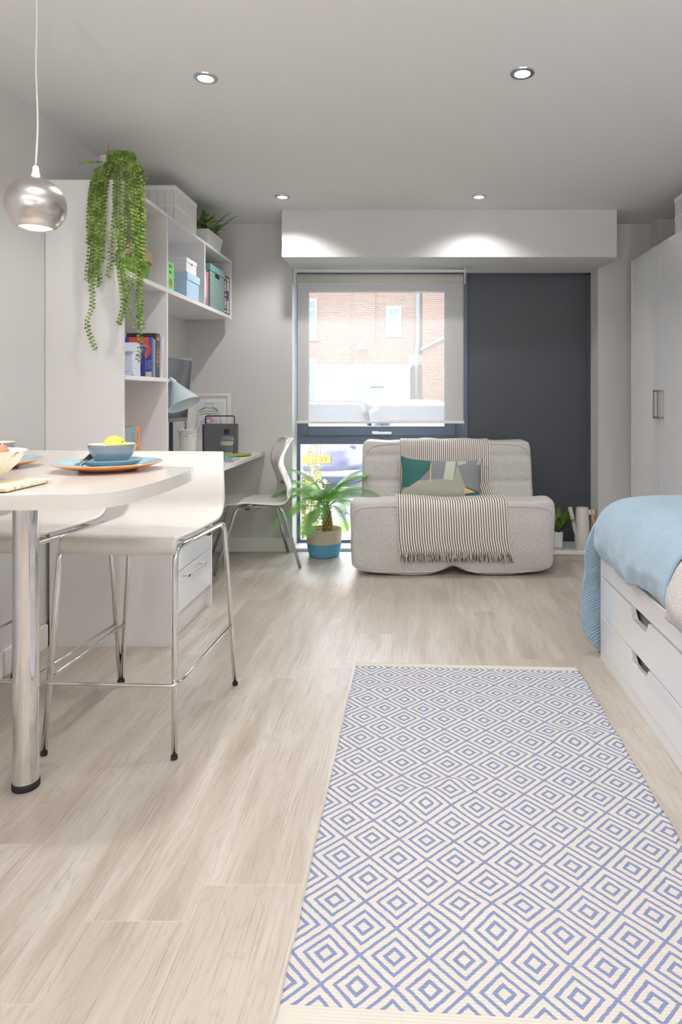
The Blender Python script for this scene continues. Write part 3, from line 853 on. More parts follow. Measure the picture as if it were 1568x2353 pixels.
b = BM(); lathe(b, [(0, 0), (.034, 0), (.0365, .003), (.0365, .017), (.034, .021), (0, .021)], -1.131, 1.893, 48); obj('rubber_foot', b, m_rubber, l, True)
b = BM(); lathe(b, [(0, ZT-.042), (.05, ZT-.042), (.05, ZT-.0362), (0, ZT-.0362)], -1.131, 1.893, 32); obj('mounting_plate', b, m_chrome, tb, True)

# ------------------------------------------------------------------ bar stools
def make_stool():
    t = thing('bar_stool', None, 'stool', (0, 0, 0), 'white bar stools at the table')
    pr = fillet([(0, -.222, .626), (0, -.222, .668), (0, -.06, .662), (0, 0, .6615)], .035, 6)+fillet([(0, .04, .6615), (0, .228, .664), (0, .242, .918)], .085, 12)
    n = len(pr)-1
    def f(s, tt):
        p = pr[int(round(tt*n))]; a = 2*s-1
        hw = .1925
        top = max(0, (p.z-.903)/.015); hw -= .008*top*top
        up = max(0, min(1, (p.z-.68)/.12)); bulge = .004*a*a*up
        return (a*hw, p.y-bulge*1.5, p.z-.004*(1-a*a)*(1-up))
    b = BM(); sheet(b, f, 24, n)
    o = obj('shell_seat', b, m_shell, t, local=True); solidify(o, .011, -1)
    for s in (-1, 1):
        fr_ = fillet([(s*.210, -.280, .012), (s*.187, -.215, .640), (s*.187, .235, .640), (s*.226, .238, .012)], .045, 7)
        fr_ = fillet([(s*.210, -.280, .012), (s*.190, -.226, .646), (s*.188, .235, .640), (s*.228, .245, .012)], .05, 8)
        mid = len(fr_)//2
        b = BM(); tube(b, fr_[:mid+1], .0095, 14); l1 = obj('leg', b, m_chrome, t, local=True)
        b = BM(); tube(b, fr_[mid:], .0095, 14); l2 = obj('leg', b, m_chrome, t, local=True)
        for l_, (x, y) in ((l1, (s*.210, -.280)), (l2, (s*.228, .245))):
            b = BM(); lathe(b, [(0, 0), (.0095, 0), (.0104, .003), (.0104, .013), (.0098, .014), (0, .014)], x, y, 18); obj('foot_cap', b, m_rubber, l_, True, local=True)
    k = .225/.646
    fp = (.210-.022*k+.010, -.280+.054*k-.004); rp = (.228-.038*k, .245-.008*k)
    pts = [(-rp[0], rp[1], .236)]+[(-fp[0]-.004, fp[1]+.02, .228), (-fp[0]+.005, fp[1]-.010, .226), (fp[0]-.005, fp[1]-.010, .226), (fp[0]+.004, fp[1]+.02, .228)]+[(rp[0], rp[1], .236)]
    b = BM(); tube(b, fillet(pts, .02, 5), .0058, 12); obj('footrest', b, m_chrome, t, local=True)
    for y in (-.10, .14):
        b = BM(); tube(b, [(-.188, y, .640), (.188, y, .640)], .007, 10); obj('cross_bar', b, m_chrome, t, local=True)
    for s in (-1, 1): obj('clip', bx(s*.172-.010, s*.172+.010, .10, .118, .617, .636, .002), m_grey, t, local=True)
    return t
st = make_stool(); st.location = (-.950, 2.33, 0); st.rotation_euler.z = math.radians(-3); st['label'] = 'white moulded bar stool with chrome legs, the whole one nearer the drawer unit'
s2 = copy_tree(st); s2.location = (-1.425, 2.365, 0); s2.rotation_euler.z = math.radians(-6.5); s2['label'] = 'white moulded bar stool partly hidden by the thick chrome table leg'

# ------------------------------------------------------------------ tableware
m_terra = flat('terracotta_glaze', rgb(222, 156, 100), .25, var=.08, vscale=40, coat=.3)
m_bluegl = flat('aqua_glaze', rgb(150, 190, 204), .2, var=.08, vscale=20, coat=.5)
m_dkblue = flat('petrol_glaze', rgb(112, 150, 168), .2, var=.1, vscale=30, coat=.5)
m_cream = flat('cream_glaze', rgb(238, 232, 220), .15, var=.03, coat=.4)
m_rimtan = flat('tan_rim_glaze', rgb(190, 160, 120), .2)
def streak_mat():
    t = NT('streaked_blue_glaze'); co = t.coord(); p = t.sep(co)
    an = t.M('ARCTAN2', p[1], p[0])
    n = t.noise(t.comb(t.M('MULTIPLY', an, .6), 0.0, t.M('MULTIPLY', p[2], 260.0)), 1.5, 4)
    z = t.M('MULTIPLY_ADD', n, .012, p[2])
    c = t.ramp(t.M('DIVIDE', z, .066), [(0, rgb(92, 128, 148)), (.52, rgb(104, 140, 160)), (.60, rgb(122, 134, 146)), (.75, rgb(150, 156, 162)), (.9, rgb(136, 144, 152))])
    t.base(c); t.set(Roughness=.1, Coat_Weight=.5); return t.m
m_streak = streak_mat()
def place_setting(cx, cy, labs):
    P = []
    b = BM(); lathe(b, [(0, 0), (.084, 0), (.09, .003), (.130, .012), (.159, .0215), (.1615, .024), (.160, .0262)], 0, 0, 72, mi=0)
    lathe(b, [(.160, .0262), (.150, .0245), (.118, .0155), (.095, .009), (0, .008)], 0, 0, 72, mi=1)
    bmesh.ops.remove_doubles(b, verts=b.verts[:], dist=1e-5)
    bmesh.ops.translate(b, verts=b.verts[:], vec=(cx, cy, ZT+.0005)); P.append(solo('dinner_plate', b, [m_terra, m_bluegl], labs[0], 'plate', 'terracotta and blue dinner plates', True))
    z = ZT+.0095
    b = BM(); lathe(b, [(0, 0), (.05, 0), (.056, .002), (.080, .012), (.091, .0225), (.092, .0245)], 0, 0, 60, mi=0); lathe(b, [(.092, .0245), (.090, .0255), (.0885, .0245)], 0, 0, 60, mi=1); lathe(b, [(.0885, .0245), (.076, .014), (.05, .007), (0, .006)], 0, 0, 60, mi=2)
    bmesh.ops.remove_doubles(b, verts=b.verts[:], dist=1e-5)
    bmesh.ops.translate(b, verts=b.verts[:], vec=(cx+.012, cy, z)); solo('side_plate', b, [m_dkblue, m_rimtan, m_bluegl], labs[1], 'plate', 'petrol blue side plates', True)
    z += .0068
    b = BM(); lathe(b, [(0, .0), (.034, 0), (.037, .003), (.052, .017), (.065, .040), (.0705, .062), (.0712, .066)], 0, 0, 60, mi=0); lathe(b, [(.0712, .066), (.070, .0672), (.0687, .066)], 0, 0, 60, mi=1); lathe(b, [(.0687, .066), (.062, .040), (.046, .016), (.03, .006), (0, .0055)], 0, 0, 60, mi=2)
    bmesh.ops.remove_doubles(b, verts=b.verts[:], dist=1e-5)
    bmesh.ops.translate(b, verts=b.verts[:], vec=(cx+.012, cy, z)); solo('cereal_bowl', b, [m_streak, m_rimtan, m_cream], labs[2], 'bowl', 'streaky blue bowls', True)
    return z
def apple_mat(name, a, c):
    t = NT(name); t.base(t.mix(t.noise(t.coord(), 14, 4), a, c)); t.set(Roughness=.28, Coat_Weight=.2); return t.m
m_gapple = apple_mat('green_apple_skin', rgb(206, 208, 70), rgb(226, 226, 96)); m_rapple = apple_mat('red_apple_skin', rgb(214, 96, 78), rgb(238, 164, 120))
def fruit(name, cx, cy, cz, r, m, label, tilt=0.0, sq=.9):
    pr = []
    for k in range(21):
        a = PI*k/20; rr = r*math.sin(a)*(1+.05*math.cos(a)); z = -r*sq*math.cos(a)
        if k > 16: z -= (k-16)**2*.0011*r/.035*.6
        if k < 3: z += (3-k)**2*.0005
        pr.append((max(0, rr), z))
    t = thing(name, label, 'fruit', (cx, cy, cz))
    b = BM(); lathe(b, pr, 0, 0, 36); rot(b, b.verts[:], tilt, 'Y', (0, 0, 0)); obj('fruit_body', b, m, t, True, local=True)
    b = BM(); tube(b, [(0, 0, r*sq*.55), (.002, 0, r*sq*1.0)], .0012, 6); rot(b, b.verts[:], tilt, 'Y', (0, 0, 0)); obj('stalk', b, flat('stalk_brown', rgb(110, 84, 56), .8), t, local=True)
    return t
z = place_setting(-.975, 2.068, ['blue-topped terracotta dinner plate with cutlery on it, on the right of the table', 'petrol blue side plate beneath the bowl holding the whole green apple', 'streaky blue bowl in full view holding a green apple'])
fruit('green_apple', -.948, 2.060, z+.058, .037, m_gapple, 'yellow-green apple in the streaky bowl in full view', .9)
z = place_setting(-1.405, 2.145, ['blue-topped terracotta dinner plate partly hidden by the cream fruit bowl', 'petrol blue side plate just showing behind the cream fruit bowl', 'streaky blue bowl cut off by the left edge, behind the cream bowl'])
fruit('green_apple', -1.415, 2.12, z+.056, .037, m_gapple, 'yellow-green apple in the bowl at the far left edge', .7)
# cutlery on the right plate
for i, (nm, dx) in enumerate((('fork', 0), ('knife', .012))):
    t = thing(nm, ('silver fork with a grey handle' if i == 0 else 'silver knife with a grey handle')+' resting on the right-hand dinner plate', 'cutlery', (-1.05+dx, 2.0, ZT+.03))
    a = Vector((-1.022+dx, 1.965, ZT+.024)); c = Vector((-1.036+dx, 2.10, ZT+.052)); m = a.lerp(c, .42)
    b = BM(); tube(b, [m, m.lerp(c, .5), c], [.003, .0055, .0065], 8); obj('handle', b, m_grey, t, True)
    b = BM(); tube(b, [m, a.lerp(m, .5)], [.0022, .0028], 8)
    if i == 0:
        for k in range(4):
            o_ = Vector((.0045*(k-1.5), 0, 0)); tube(b, [a.lerp(m, .5), a.lerp(m, .35)+o_, a+o_], .0011, 5)
    else: tube(b, [a.lerp(m, .5), a], [.0045, .003], 6)
    obj('steel_end', b, m_chrome, t, True)
# wooden board and fruit bowl
def board_mat():
    t = NT('spalted_pine_board'); p = t.sep(t.coord()); n = t.noise(t.comb(t.M('MULTIPLY', p[0], 4.0), t.M('MULTIPLY', p[1], 50.0)), 1, 4)
    t.base(t.ramp(n, [(.35, rgb(196, 170, 128)), (.45, rgb(232, 219, 190)), (.7, rgb(240, 232, 212))])); t.set(Roughness=.5); return t.m
t = thing('serving_board', 'pale striped wooden board under the cream fruit bowl', 'board', (-1.16, 1.66, ZT))
obj('board', bx(-1.40, -.981, 1.562, 1.765, ZT+.004, ZT+.0115, .001), board_mat(), t)
obj('lower_batten', bx(-1.38, -.99, 1.58, 1.75, ZT+.0005, ZT+.004), board_mat(), t)
t = thing('fruit_bowl', 'cream fruit bowl with a blue painted chain motif at the left edge', 'bowl', (-1.150, 1.700, ZT+.012))
bp = [(0, 0), (.045, 0), (.048, .004), (.075, .020), (.100, .045), (.118, .072), (.1215, .077), (.1195, .0785), (.1165, .076), (.098, .047), (.07, .020), (.04, .008), (0, .007)]
b = BM(); lathe(b, bp, -1.150, 1.700, 64)
bmesh.ops.translate(b, verts=b.verts[:], vec=(0, 0, ZT+.012)); obj('bowl_body', b, m_cream, t, True)
m_chain = flat('blue_painted_chain', rgb(112, 106, 170), .3)
for a0 in (-.42, 1.2, 2.7, 4.3):
    b = BM()
    for k in range(9):
        f = k/8; r = .060+(.1165-.060)*f; z = .0095+.064*f**1.12
        r += .0012
        ex = Vector((math.cos(a0+.30*f), math.sin(a0+.30*f), 0)); up = Vector((ex.x*.66, ex.y*.66, .75)).normalized(); sd_ = Vector((-ex.y, ex.x, 0))
        c = Vector((-1.150, 1.700, ZT+.012))+ex*(r+.0012)+Vector((0, 0, z))
        tube(b, [c+up*(.0048*math.cos(q*PI/5))+sd_*(.0042*math.sin(q*PI/5)) for q in range(10)], .0011, 5, closed=True)
    obj('painted_chain', b, m_chain, t)
fruit('red_apple', -1.098, 1.700, ZT+.012+.070, .036, m_rapple, 'red and yellow apple in the cream fruit bowl', .5)
fruit('red_apple', -1.185, 1.715, ZT+.012+.052, .036, m_rapple, 'red apple deep in the cream bowl, beyond the left edge', -.5)

# ================================================================== desk chair
t = thing('desk_chair', 'white curved shell chair with silver legs pulled up to the desk', 'chair', (-1.10, 4.445, 0), rotz=math.radians(-69.7))
cp = smooth_path([(0, -.225, .425), (0, -.215, .447), (0, -.17, .460), (0, -.05, .452), (0, .08, .437), (0, .16, .436), (0, .222, .462), (0, .240, .52), (0, .215, .60), (0, .188, .67), (0, .190, .73), (0, .215, .79), (0, .240, .835), (0, .262, .852)], 5)
nc = len(cp)-1
def chair_w(z):
    if z < .47: return .215
    if z < .68: return .215-.062*(z-.47)/.21
    if z < .80: return .153+.035*(z-.68)/.12
    return .188-.08*max(0, (z-.80)/.052)**2
def chf(s, tt):
    i = int(round(tt*nc)); p = cp[i]; a = 2*s-1; z = p.z; hw = chair_w(z) if i > nc*.35 else .215*(1-.10*max(0, 1-i/(nc*.18))**2)
    cupz = .022*a*a*(1 if i < nc*.4 else max(0, 1-(i-nc*.4)/(nc*.12)))*-1
    fwd = -.055*a*a*(1 if i > nc*.5 else max(0, (i-nc*.38)/(nc*.12)))
    fwd = min(0, fwd)
    return (a*hw, p.y+fwd, z+cupz*(.6 if i < nc*.2 else .25))
b = BM(); V = sheet(b, chf, 28, nc)
kill = []
for f in b.faces:
    c = f.calc_center_median()
    if c.y > .15 and ((c.x/.045)**2+((c.z-.79)/.016)**2) < 1: kill.append(f)
bmesh.ops.delete(b, geom=kill, context='FACES')
o = obj('seat_shell', b, m_shell, t, local=True); solidify(o, .009, -1)
for s in (-1, 1):
    a = fillet([(s*.09, -.02, .418), (s*.175, -.13, .415), (s*.23, -.275, .004)], .05, 6)
    b = BM(); tube(b, a, .0105, 14); obj('leg', b, m_alu, t, local=True)
    a = fillet([(s*.09, .02, .418), (s*.185, .155, .405), (s*.244, .268, .004)], .05, 6)
    b = BM(); tube(b, a, .0105, 14); obj('leg', b, m_alu, t, local=True)
    b = BM(); tube(b, [(s*.165, -.12, .415), (s*.172, .14, .41)], .007, 8); obj('side_rail', b, m_alu, t, local=True)
b = BM(); box(b, -.10, .10, -.08, .09, .410, .424, .003); box(b, .12, .14, -.075, -.045, .385, .415, .003); obj('seat_bracket', b, m_grey, t, local=True)

# ================================================================== things on the desk
DZ = .7312
# monitor
t = thing('monitor', 'black flat monitor standing at the back of the desk, facing the chair', 'monitor', (-1.45, 3.8, DZ))
def slab(bm, TR, BR, TL, BL, th, inset=0.0, off=0.0, mi=0, bot=0.0):
    TR, BR, TL, BL = map(Vector, (TR, BR, TL, BL))
    n = (TL-TR).cross(BR-TR).normalized()
    if n.x < 0: n = -n
    ey = (TL-TR).normalized(); ez = (TR-BR).normalized()
    c = [TR+ey*inset-ez*inset, BR+ey*inset+ez*(inset+bot), BL-ey*inset+ez*(inset+bot), TL-ey*inset-ez*inset]
    A = [bm.verts.new(p+n*off) for p in c]; B = [bm.verts.new(p+n*(off-th)) for p in c]
    fs = [bm.faces.new(A), bm.faces.new(B[::-1])]+[bm.faces.new((A[i], B[i], B[(i+1) % 4], A[(i+1) % 4])) for i in range(4)]
    for f in fs: f.material_index = mi
    return bm
TR, BR, TL, BL = (-1.385, 4.05, 1.368), (-1.419, 4.05, .984), (-1.425, 3.515, 1.368), (-1.459, 3.515, .984)
b = BM(); slab(b, TR, BR, TL, BL, .024); obj('monitor_frame', b, flat('grey_monitor_bezel', rgb(96, 96, 100), .35), t)
b = BM(); slab(b, TR, BR, TL, BL, .002, .012, .0015, bot=.012); obj('screen', b, flat('dark_screen', rgb(34, 34, 36), .18, var=.02, spec=.25), t)
b = BM(); box(b, -1.475, -1.455, 3.90, 3.915, DZ+.006, 1.1); box(b, -1.47, -1.43, 3.895, 3.92, 1.0, 1.08); obj('stand', b, m_grey, t)
b = bx(-1.52, -1.40, 3.80, 4.0, DZ, DZ+.008, .003); obj('stand_base', b, m_grey, t)

# desk lamp
t = thing('desk_lamp', 'pale blue cone-shaded desk lamp in front of the monitor', 'lamp', (-1.37, 3.565, DZ))
m_shade = flat('pale_blue_lamp_enamel', rgb(186, 202, 210), .35, var=.02)
ap = Vector((-1.339, 3.62, 1.205)); rc = Vector((-1.277, 3.60, 1.088)); ax = (rc-ap).normalized()
b = BM()
e1 = Vector((0, 1, 0)); e1 = (e1-ax*e1.dot(ax)).normalized(); e2 = ax.cross(e1)
R = []
for r, d in ((.012, -.004), (.018, 0), (.093, (rc-ap).length), (.091, (rc-ap).length-.001), (.016, .004)):
    R.append([b.verts.new(ap+ax*d+e1*r*math.cos(2*PI*k/48)+e2*r*math.sin(2*PI*k/48)) for k in range(48)])
for A, B in zip(R, R[1:]):
    for k in range(48): b.faces.new((A[k], A[(k+1) % 48], B[(k+1) % 48], B[k]))
obj('lamp_shade', b, m_shade, t, True, autosmooth=50)
b = BM(); tube(b, [ap-ax*.035-Vector((.012, 0, 0)), ap-ax*.012, ap+ax*.01], [.010, .016, .016], 20); obj('shade_cap', b, m_shade, t, True)
b = BM(); tube(b, fillet([(-1.37, 3.565, DZ+.01), (-1.37, 3.565, 1.20), ap-ax*.03-Vector((.012, 0, 0))], .03, 5), .006, 10); obj('lamp_stem', b, m_shade, t, True)
b = BM(); lathe(b, [(0, DZ), (.055, DZ), (.057, DZ+.004), (.05, DZ+.012), (0, DZ+.014)], -1.37, 3.565, 40); obj('lamp_base', b, m_shade, t, True)

# framed drawing leaning on the wall
t = thing('framed_drawing', 'white framed drawing of an embroidered jacket leaning on the wall behind the speaker', 'picture', (-1.515, 4.76, DZ))
fx0, fx1, fz0, fz1 = -1.672, -1.350, DZ, 1.162
def lean(bm):
    for v in bm.verts: v.co.y += (v.co.z-DZ)*.02-.012
    return bm
b = BM()
for q in ((fx0, fx0+.022, fz0, fz1), (fx1-.022, fx1, fz0, fz1), (fx0+.022, fx1-.022, fz0, fz0+.022), (fx0+.022, fx1-.022, fz1-.022, fz1)): box(b, q[0], q[1], 4.755, 4.783, q[2], q[3], .001)
obj('frame', lean(b), m_trimw, t)
obj('mat_board', lean(bx(fx0+.02, fx1-.02, 4.768, 4.772, fz0+.02, fz1-.02)), m_paper, t)
obj('drawing_paper', lean(bx(fx0+.070, fx1-.053, 4.7655, 4.768, fz0+.105, fz1-.065)), flat('drawing_paper', rgb(222, 224, 230), .8), t)
m_pencil = flat('blue_grey_pencil', rgb(150, 160, 184), .9); m_olive = flat('olive_thread', rgb(168, 176, 90), .9); m_pink = flat('pink_thread', rgb(206, 120, 150), .9); m_brown = flat('brown_thread', rgb(140, 110, 96), .9); m_green = flat('green_thread', rgb(110, 140, 96), .9)
jx, jy = -1.510, 4.763
def J(x, z): return (jx+x, jy+(z-DZ)*.02-.012+.001, z)
b = BM()
for pth in ([(-.03, 1.085), (-.028, 1.06), (-.06, 1.045), (-.085, .98), (-.10, .90), (-.095, .875), (-.075, .88), (-.055, .96)], [(.03, 1.085), (.028, 1.06), (.06, 1.045), (.085, .98), (.10, .90), (.095, .875), (.075, .88), (.055, .96)], [(-.03, 1.085), (0, 1.088), (.03, 1.085)], [(-.055, .96), (-.05, .88), (-.04, .86)], [(.055, .96), (.05, .88), (.04, .86)], [(-.028, 1.06), (0, 1.052), (.028, 1.06)], [(-.08, .96), (-.088, .90)], [(.08, .96), (.088, .90)]):
    tube(b, [J(*q) for q in pth], .0011, 4)
obj('jacket_outline', b, m_pencil, t)
b = BM()
for z in (1.030, 1.012): tube(b, [J(-.062, z-.010), J(-.03, z), J(.03, z), J(.062, z-.010)], .0022, 4)
obj('olive_braid', b, m_olive, t)
b = BM()
for k in range(4):
    for q in range(8):
        f = q/8; c = [(0, .05), (.05, 0), (0, -.05), (-.05, 0)]; a_, c_ = c[k], c[(k+1) % 4]
        ell(b, J((a_[0]+(c_[0]-a_[0])*f)*.9, .960+(a_[1]+(c_[1]-a_[1])*f)*.9), .0030, 6)
        ell(b, J((a_[0]+(c_[0]-a_[0])*f)*.5, .960+(a_[1]+(c_[1]-a_[1])*f)*.5), .0034, 6)
obj('pink_embroidery', b, m_pink, t)
for s in (-1, 1):
    b = BM()
    for q in range(5): ell(b, J(s*(.030+.009*q), 1.052-.005*q), .0042, 6, mi=q % 2)
    obj('shoulder_flowers', b, [m_green, m_brown], t)

# white pot with lace rim
def lace_mat():
    t = NT('white_lace_metal'); co = t.coord(); p = t.sep(co)
    v = t.node('ShaderNodeTexVoronoi'); t.l.new(co, v.inputs['Vector']); v.inputs['Scale'].default_value = 70
    band = t.M('MULTIPLY', t.M('GREATER_THAN', p[2], .150), t.M('LESS_THAN', v.outputs['Distance'], .32))
    t.base(t.mix(t.M('MULTIPLY', band, .8), rgb(226, 224, 220), rgb(140, 138, 138))); t.set(Roughness=.4); return t.m
b = BM(); lathe(b, [(0, 0), (.043, 0), (.045, .003), (.052, .10), (.058, .186), (.060, .190), (.056, .186), (.050, .10), (.042, .01), (0, .008)], 0, 0, 48)
for v in b.verts:
    if v.co.z > .183: v.co.z += .006*abs(math.sin(6*math.atan2(v.co.y, v.co.x)))
bmesh.ops.translate(b, verts=b.verts[:], vec=(-1.400, 3.99+.0, DZ))
for v in b.verts: v.co.y += .17; v.co.x += -.055
solo('lace_rim_pot', b, lace_mat(), 'white tapered pot with a pierced lacy rim between monitor and speaker', 'pot', smooth=True)

# speaker
t = thing('radio_speaker', 'dark grey fabric speaker with a thin metal carrying handle', 'speaker', (-1.366, 4.56, DZ))
def tweed():
    t = NT('charcoal_tweed'); p = t.sep(t.coord()); a = t.noise(t.comb(t.M('MULTIPLY', p[0], 90.0), 0.0, t.M('MULTIPLY', p[2], 1100.0)), 1, 3); c = t.noise(t.comb(t.M('MULTIPLY', p[0], 1100.0), 0.0, t.M('MULTIPLY', p[2], 90.0)), 1, 3)
    t.base(t.ramp(t.M('MULTIPLY', t.M('ADD', a, c), .5), [(.38, rgb(62, 62, 66)), (.62, rgb(128, 128, 132))])); t.set(Roughness=.95); return t.m
m_tweed = tweed()
obj('cabinet', bx(-1.476, -1.257, 4.506, 4.62, DZ, .944, .004), m_grey, t)
obj('fabric_grille', bx(-1.460, -1.259, 4.500, 4.506, DZ+.003, .942, .001), m_tweed, t)
b = BM(); tube(b, fillet([(-1.466, 4.55, .93), (-1.466, 4.55, 1.0), (-1.264, 4.55, 1.0), (-1.264, 4.55, .93)], .012, 4), .004, 8); obj('carry_handle', b, m_black, t)
b = BM(); q = BM(); lathe(q, [(0, 0), (.017, 0), (.017, .018), (.015, .021), (0, .021)], 0, 0, 32); rot(q, q.verts[:], PI/2, 'X', (0, 0, 0)); bmesh.ops.translate(q, verts=q.verts[:], vec=(-1.303, 4.500, .896)); obj('volume_knob', q, m_black, t, True); b.free()

# travel cup
def cup_mat():
    t = NT('cup_chevron_bands'); co = t.coord(); p = t.sep(co); an = t.M('DIVIDE', t.M('ARCTAN2', p[1], p[0]), 2*PI)
    zz = p[2]; ch = t.M('ABSOLUTE', t.M('SUBTRACT', t.M('FRACT', t.M('DIVIDE', zz, .022)), .5))
    st = t.M('LESS_THAN', t.M('FRACT', t.M('ADD', t.M('MULTIPLY', an, 24.0), t.M('MULTIPLY', ch, 1.6))), .55)
    c = t.mix(st, rgb(52, 50, 48), rgb(236, 230, 186))
    sl = t.M('MULTIPLY', t.M('GREATER_THAN', zz, .034), t.M('LESS_THAN', zz, .080))
    t.base(t.mix(sl, c, rgb(92, 104, 108))); t.set(Roughness=.5); return t.m
t = thing('travel_cup', 'reusable cup with slate lid and sleeve over black and cream chevrons', 'cup', (-1.262, 4.36, DZ))
b = BM(); lathe(b, [(0, DZ), (.031, DZ), (.033, DZ+.004), (.036, DZ+.034), (.0385, DZ+.036), (.041, DZ+.078), (.0395, DZ+.080), (.044, DZ+.112), (0, DZ+.112)], -1.262, 4.36, 48); obj('cup_body', b, cup_mat(), t, True)
b = BM(); lathe(b, [(.046, DZ+.108), (.048, DZ+.112), (.047, DZ+.120), (.043, DZ+.122), (.041, DZ+.134), (.038, DZ+.136), (.034, DZ+.130), (0, DZ+.130)], -1.262, 4.36, 48); obj('lid', b, flat('slate_silicone', rgb(104, 114, 124), .5), t, True)
# pencil case, notebooks, pen
t = thing('pencil_case', 'green fabric pencil case with a patterned zip edge lying on the desk', 'pencil case', (-1.215, 4.30, DZ))
b = BM(); superbox(b, (0, 0, 0), (.105, .04, .010), 3, 12); rot(b, b.verts[:], math.radians(38), 'Z', (0, 0, 0)); bmesh.ops.translate(b, verts=b.verts[:], vec=(-1.205, 4.40-.02, DZ+.011)); pc = obj('case_body', b, flat('green_felt', rgb(132, 158, 70), .95), t)
b = BM(); a_ = math.radians(38)
for k in range(22):
    f = -.1+.2*k/21; ell(b, (-1.205+f*math.cos(a_)-.012*math.sin(a_), 4.38+f*math.sin(a_)+.012*math.cos(a_), DZ+.0205-.05*abs(f)**1.6*2), .0038, 6, mi=k % 3)
obj('zip_trim', b, [flat('navy_trim', rgb(52, 54, 90), .8), flat('red_trim', rgb(170, 70, 70), .8), flat('teal_trim', rgb(60, 120, 110), .8)], t)
m_nb = flat('blue_notebook_cover', rgb(108, 158, 204), .5); m_pages = flat('page_edges', rgb(226, 222, 228), .8); m_coil = flat('dark_coil', rgb(90, 70, 90), .4, metal=.5)
for i, (dx, lab) in enumerate(((0, 'spiral notebook with blue cover, lower of the two on the desk'), (-.008, 'blue spiral notebook on top of the other, under the green pen'))):
    z = DZ+.0005+i*.0105; x0, x1, ya, yb = -1.30+dx, -1.115+dx*2, 4.005+i*.01, 4.13+i*.006
    t = thing('notebook', lab, 'notebook', ((x0+x1)/2, (ya+yb)/2, z), 'spiral notebooks on the desk')
    obj('pages', bx(x0, x1, ya+.003, yb, z+.001, z+.009), m_pages, t); obj('cover', bx(x0, x1, ya+.002, yb+.001, z+.009, z+.0102), m_nb, t)
    b = BM()
    for k in range(17):
        xx = x0+.008+k*(x1-x0-.016)/16; tube(b, [(xx, ya+.003+.005*math.cos(q*PI/4), z+.0052+.005*math.sin(q*PI/4)) for q in range(8)], .0009, 4, closed=True)
    obj('coil', b, m_coil, t)
t = thing('pen', 'green felt pen lying on the upper notebook', 'pen', (-1.22, 4.05, DZ+.022))
b = BM(); tube(b, [(-1.30, 4.05, DZ+.0265), (-1.182, 4.06, DZ+.0265)], .0048, 12); obj('pen_barrel', b, flat('green_plastic', rgb(50, 170, 110), .3), t, True)
b = BM(); tube(b, [(-1.182, 4.06, DZ+.0265), (-1.176, 4.0605, DZ+.0265)], [.0046, .003], 12); obj('pen_end', b, m_paper, t, True)

# ================================================================== books and boxes in the shelves
def cover_book(name, x0, x1, y0, y1, z0, z1, cover, label, group=None, tilt=0.0, cat='book', pages=True, bevel=.001):
    """upright book: pages block with a cover wrapped over both faces and the spine (spine faces the room, +X)"""
    t = thing(name, label, cat, (x1, (y0+y1)/2, z0), group)
    b = BM(); box(b, x0, x1, y0, y0+.002, z0, z1); box(b, x0, x1, y1-.002, y1, z0, z1); box(b, x1-.002, x1, y0+.002, y1-.002, z0, z1)
    c = obj('cover', b, cover, t); p = obj('pages', bx(x0+.003, x1-.002, y0+.002, y1-.002, z0+.003, z1-.003), m_pages, t)
    if tilt: t.rotation_euler = (tilt, 0, 0)
    return t
SH1 = 1.2325
def dashes(x, y, z0, z1, n, w_, m, parent):
    b = BM(); rr = random.Random(int(y*1000)); st_ = (z1-z0)/n
    for k in range(n):
        if k % 5 == 4: continue
        z = z0+k*st_; h_ = st_*.62; kk = rr.random()
        box(b, x-.0006, x+.0004, y-w_/2, y+w_/2, z, z+h_*.3)
        if kk > .3: box(b, x-.0006, x+.0004, y-w_/2, y+w_/2, z+h_*.7, z+h_)
        if kk < .7: box(b, x-.0006, x+.0004, y-w_/2, y-w_/2+w_*.25, z, z+h_)
    obj('spine_print', b, m, parent)
# red and blue book, cover towards the viewpoint
def paint_cover(w, h, fn, mats, nu=100, nv=140):
    b = BM(); sheet(b, lambda s, q: (s*w, 0, q*h), nu, nv, mi=fn)
    for f in b.faces: f.smooth = False
    return b
t = cover_book('book', -1.462, -1.328, 3.280, 3.302, SH1, 1.432, flat('cobalt_cover', rgb(62, 84, 160), .5), 'blue and red book with its cover facing out behind the navy bookend', 'books on the middle shelf')
def f_(u, v):
    if v < .13: return 2
    d = math.hypot((u-.42)/.56, (v-.68)/.30); 
    if .68 < d < 1.0 and v > .42 and not (u < .16 and v < .95): return 1
    if v > .86 and .15 < u < .9: return 1
    return 0
b = paint_cover(.132, .199, f_, None); bmesh.ops.translate(b, verts=b.verts[:], vec=(-1.461, 3.2794, SH1+.0005))
obj('cover_print', b, [flat('cobalt_print', rgb(62, 84, 160), .5), flat('vermilion_print', rgb(220, 84, 66), .5), flat('cream_print', rgb(228, 218, 200), .5)], t)
m_txt = flat('white_print', rgb(222, 226, 240), .6)
b = BM(); rr = random.Random(5)
for k, (z, w_) in enumerate([(.160, .040), (.152, .050)]+[(.138-.0062*i, .048-.012*abs(i-4)/4) for i in range(8)]+[(.080-.0065*i, .05) for i in range(7)]):
    x0 = -1.395 if k < 10 else -1.375; h_ = .0022 if k < 2 else .0011
    box(b, x0, x0+w_*rr.uniform(.8, 1.05), 3.2785, 3.2792, SH1+z, SH1+z+h_)
obj('small_print_lines', b, m_txt, t)
cover_book('book', -1.46, -1.329, 3.305, 3.330, SH1, 1.425, flat('sage_teal_cover', rgb(140, 164, 162), .6), 'thin grey-green book between the blue and the black book', 'books on the middle shelf')
t = cover_book('book', -1.478, -1.3275, 3.334, 3.382, SH1, 1.458, flat('black_cover', rgb(58, 54, 54), .5), 'tall black book with orange patterned spine', 'books on the middle shelf')
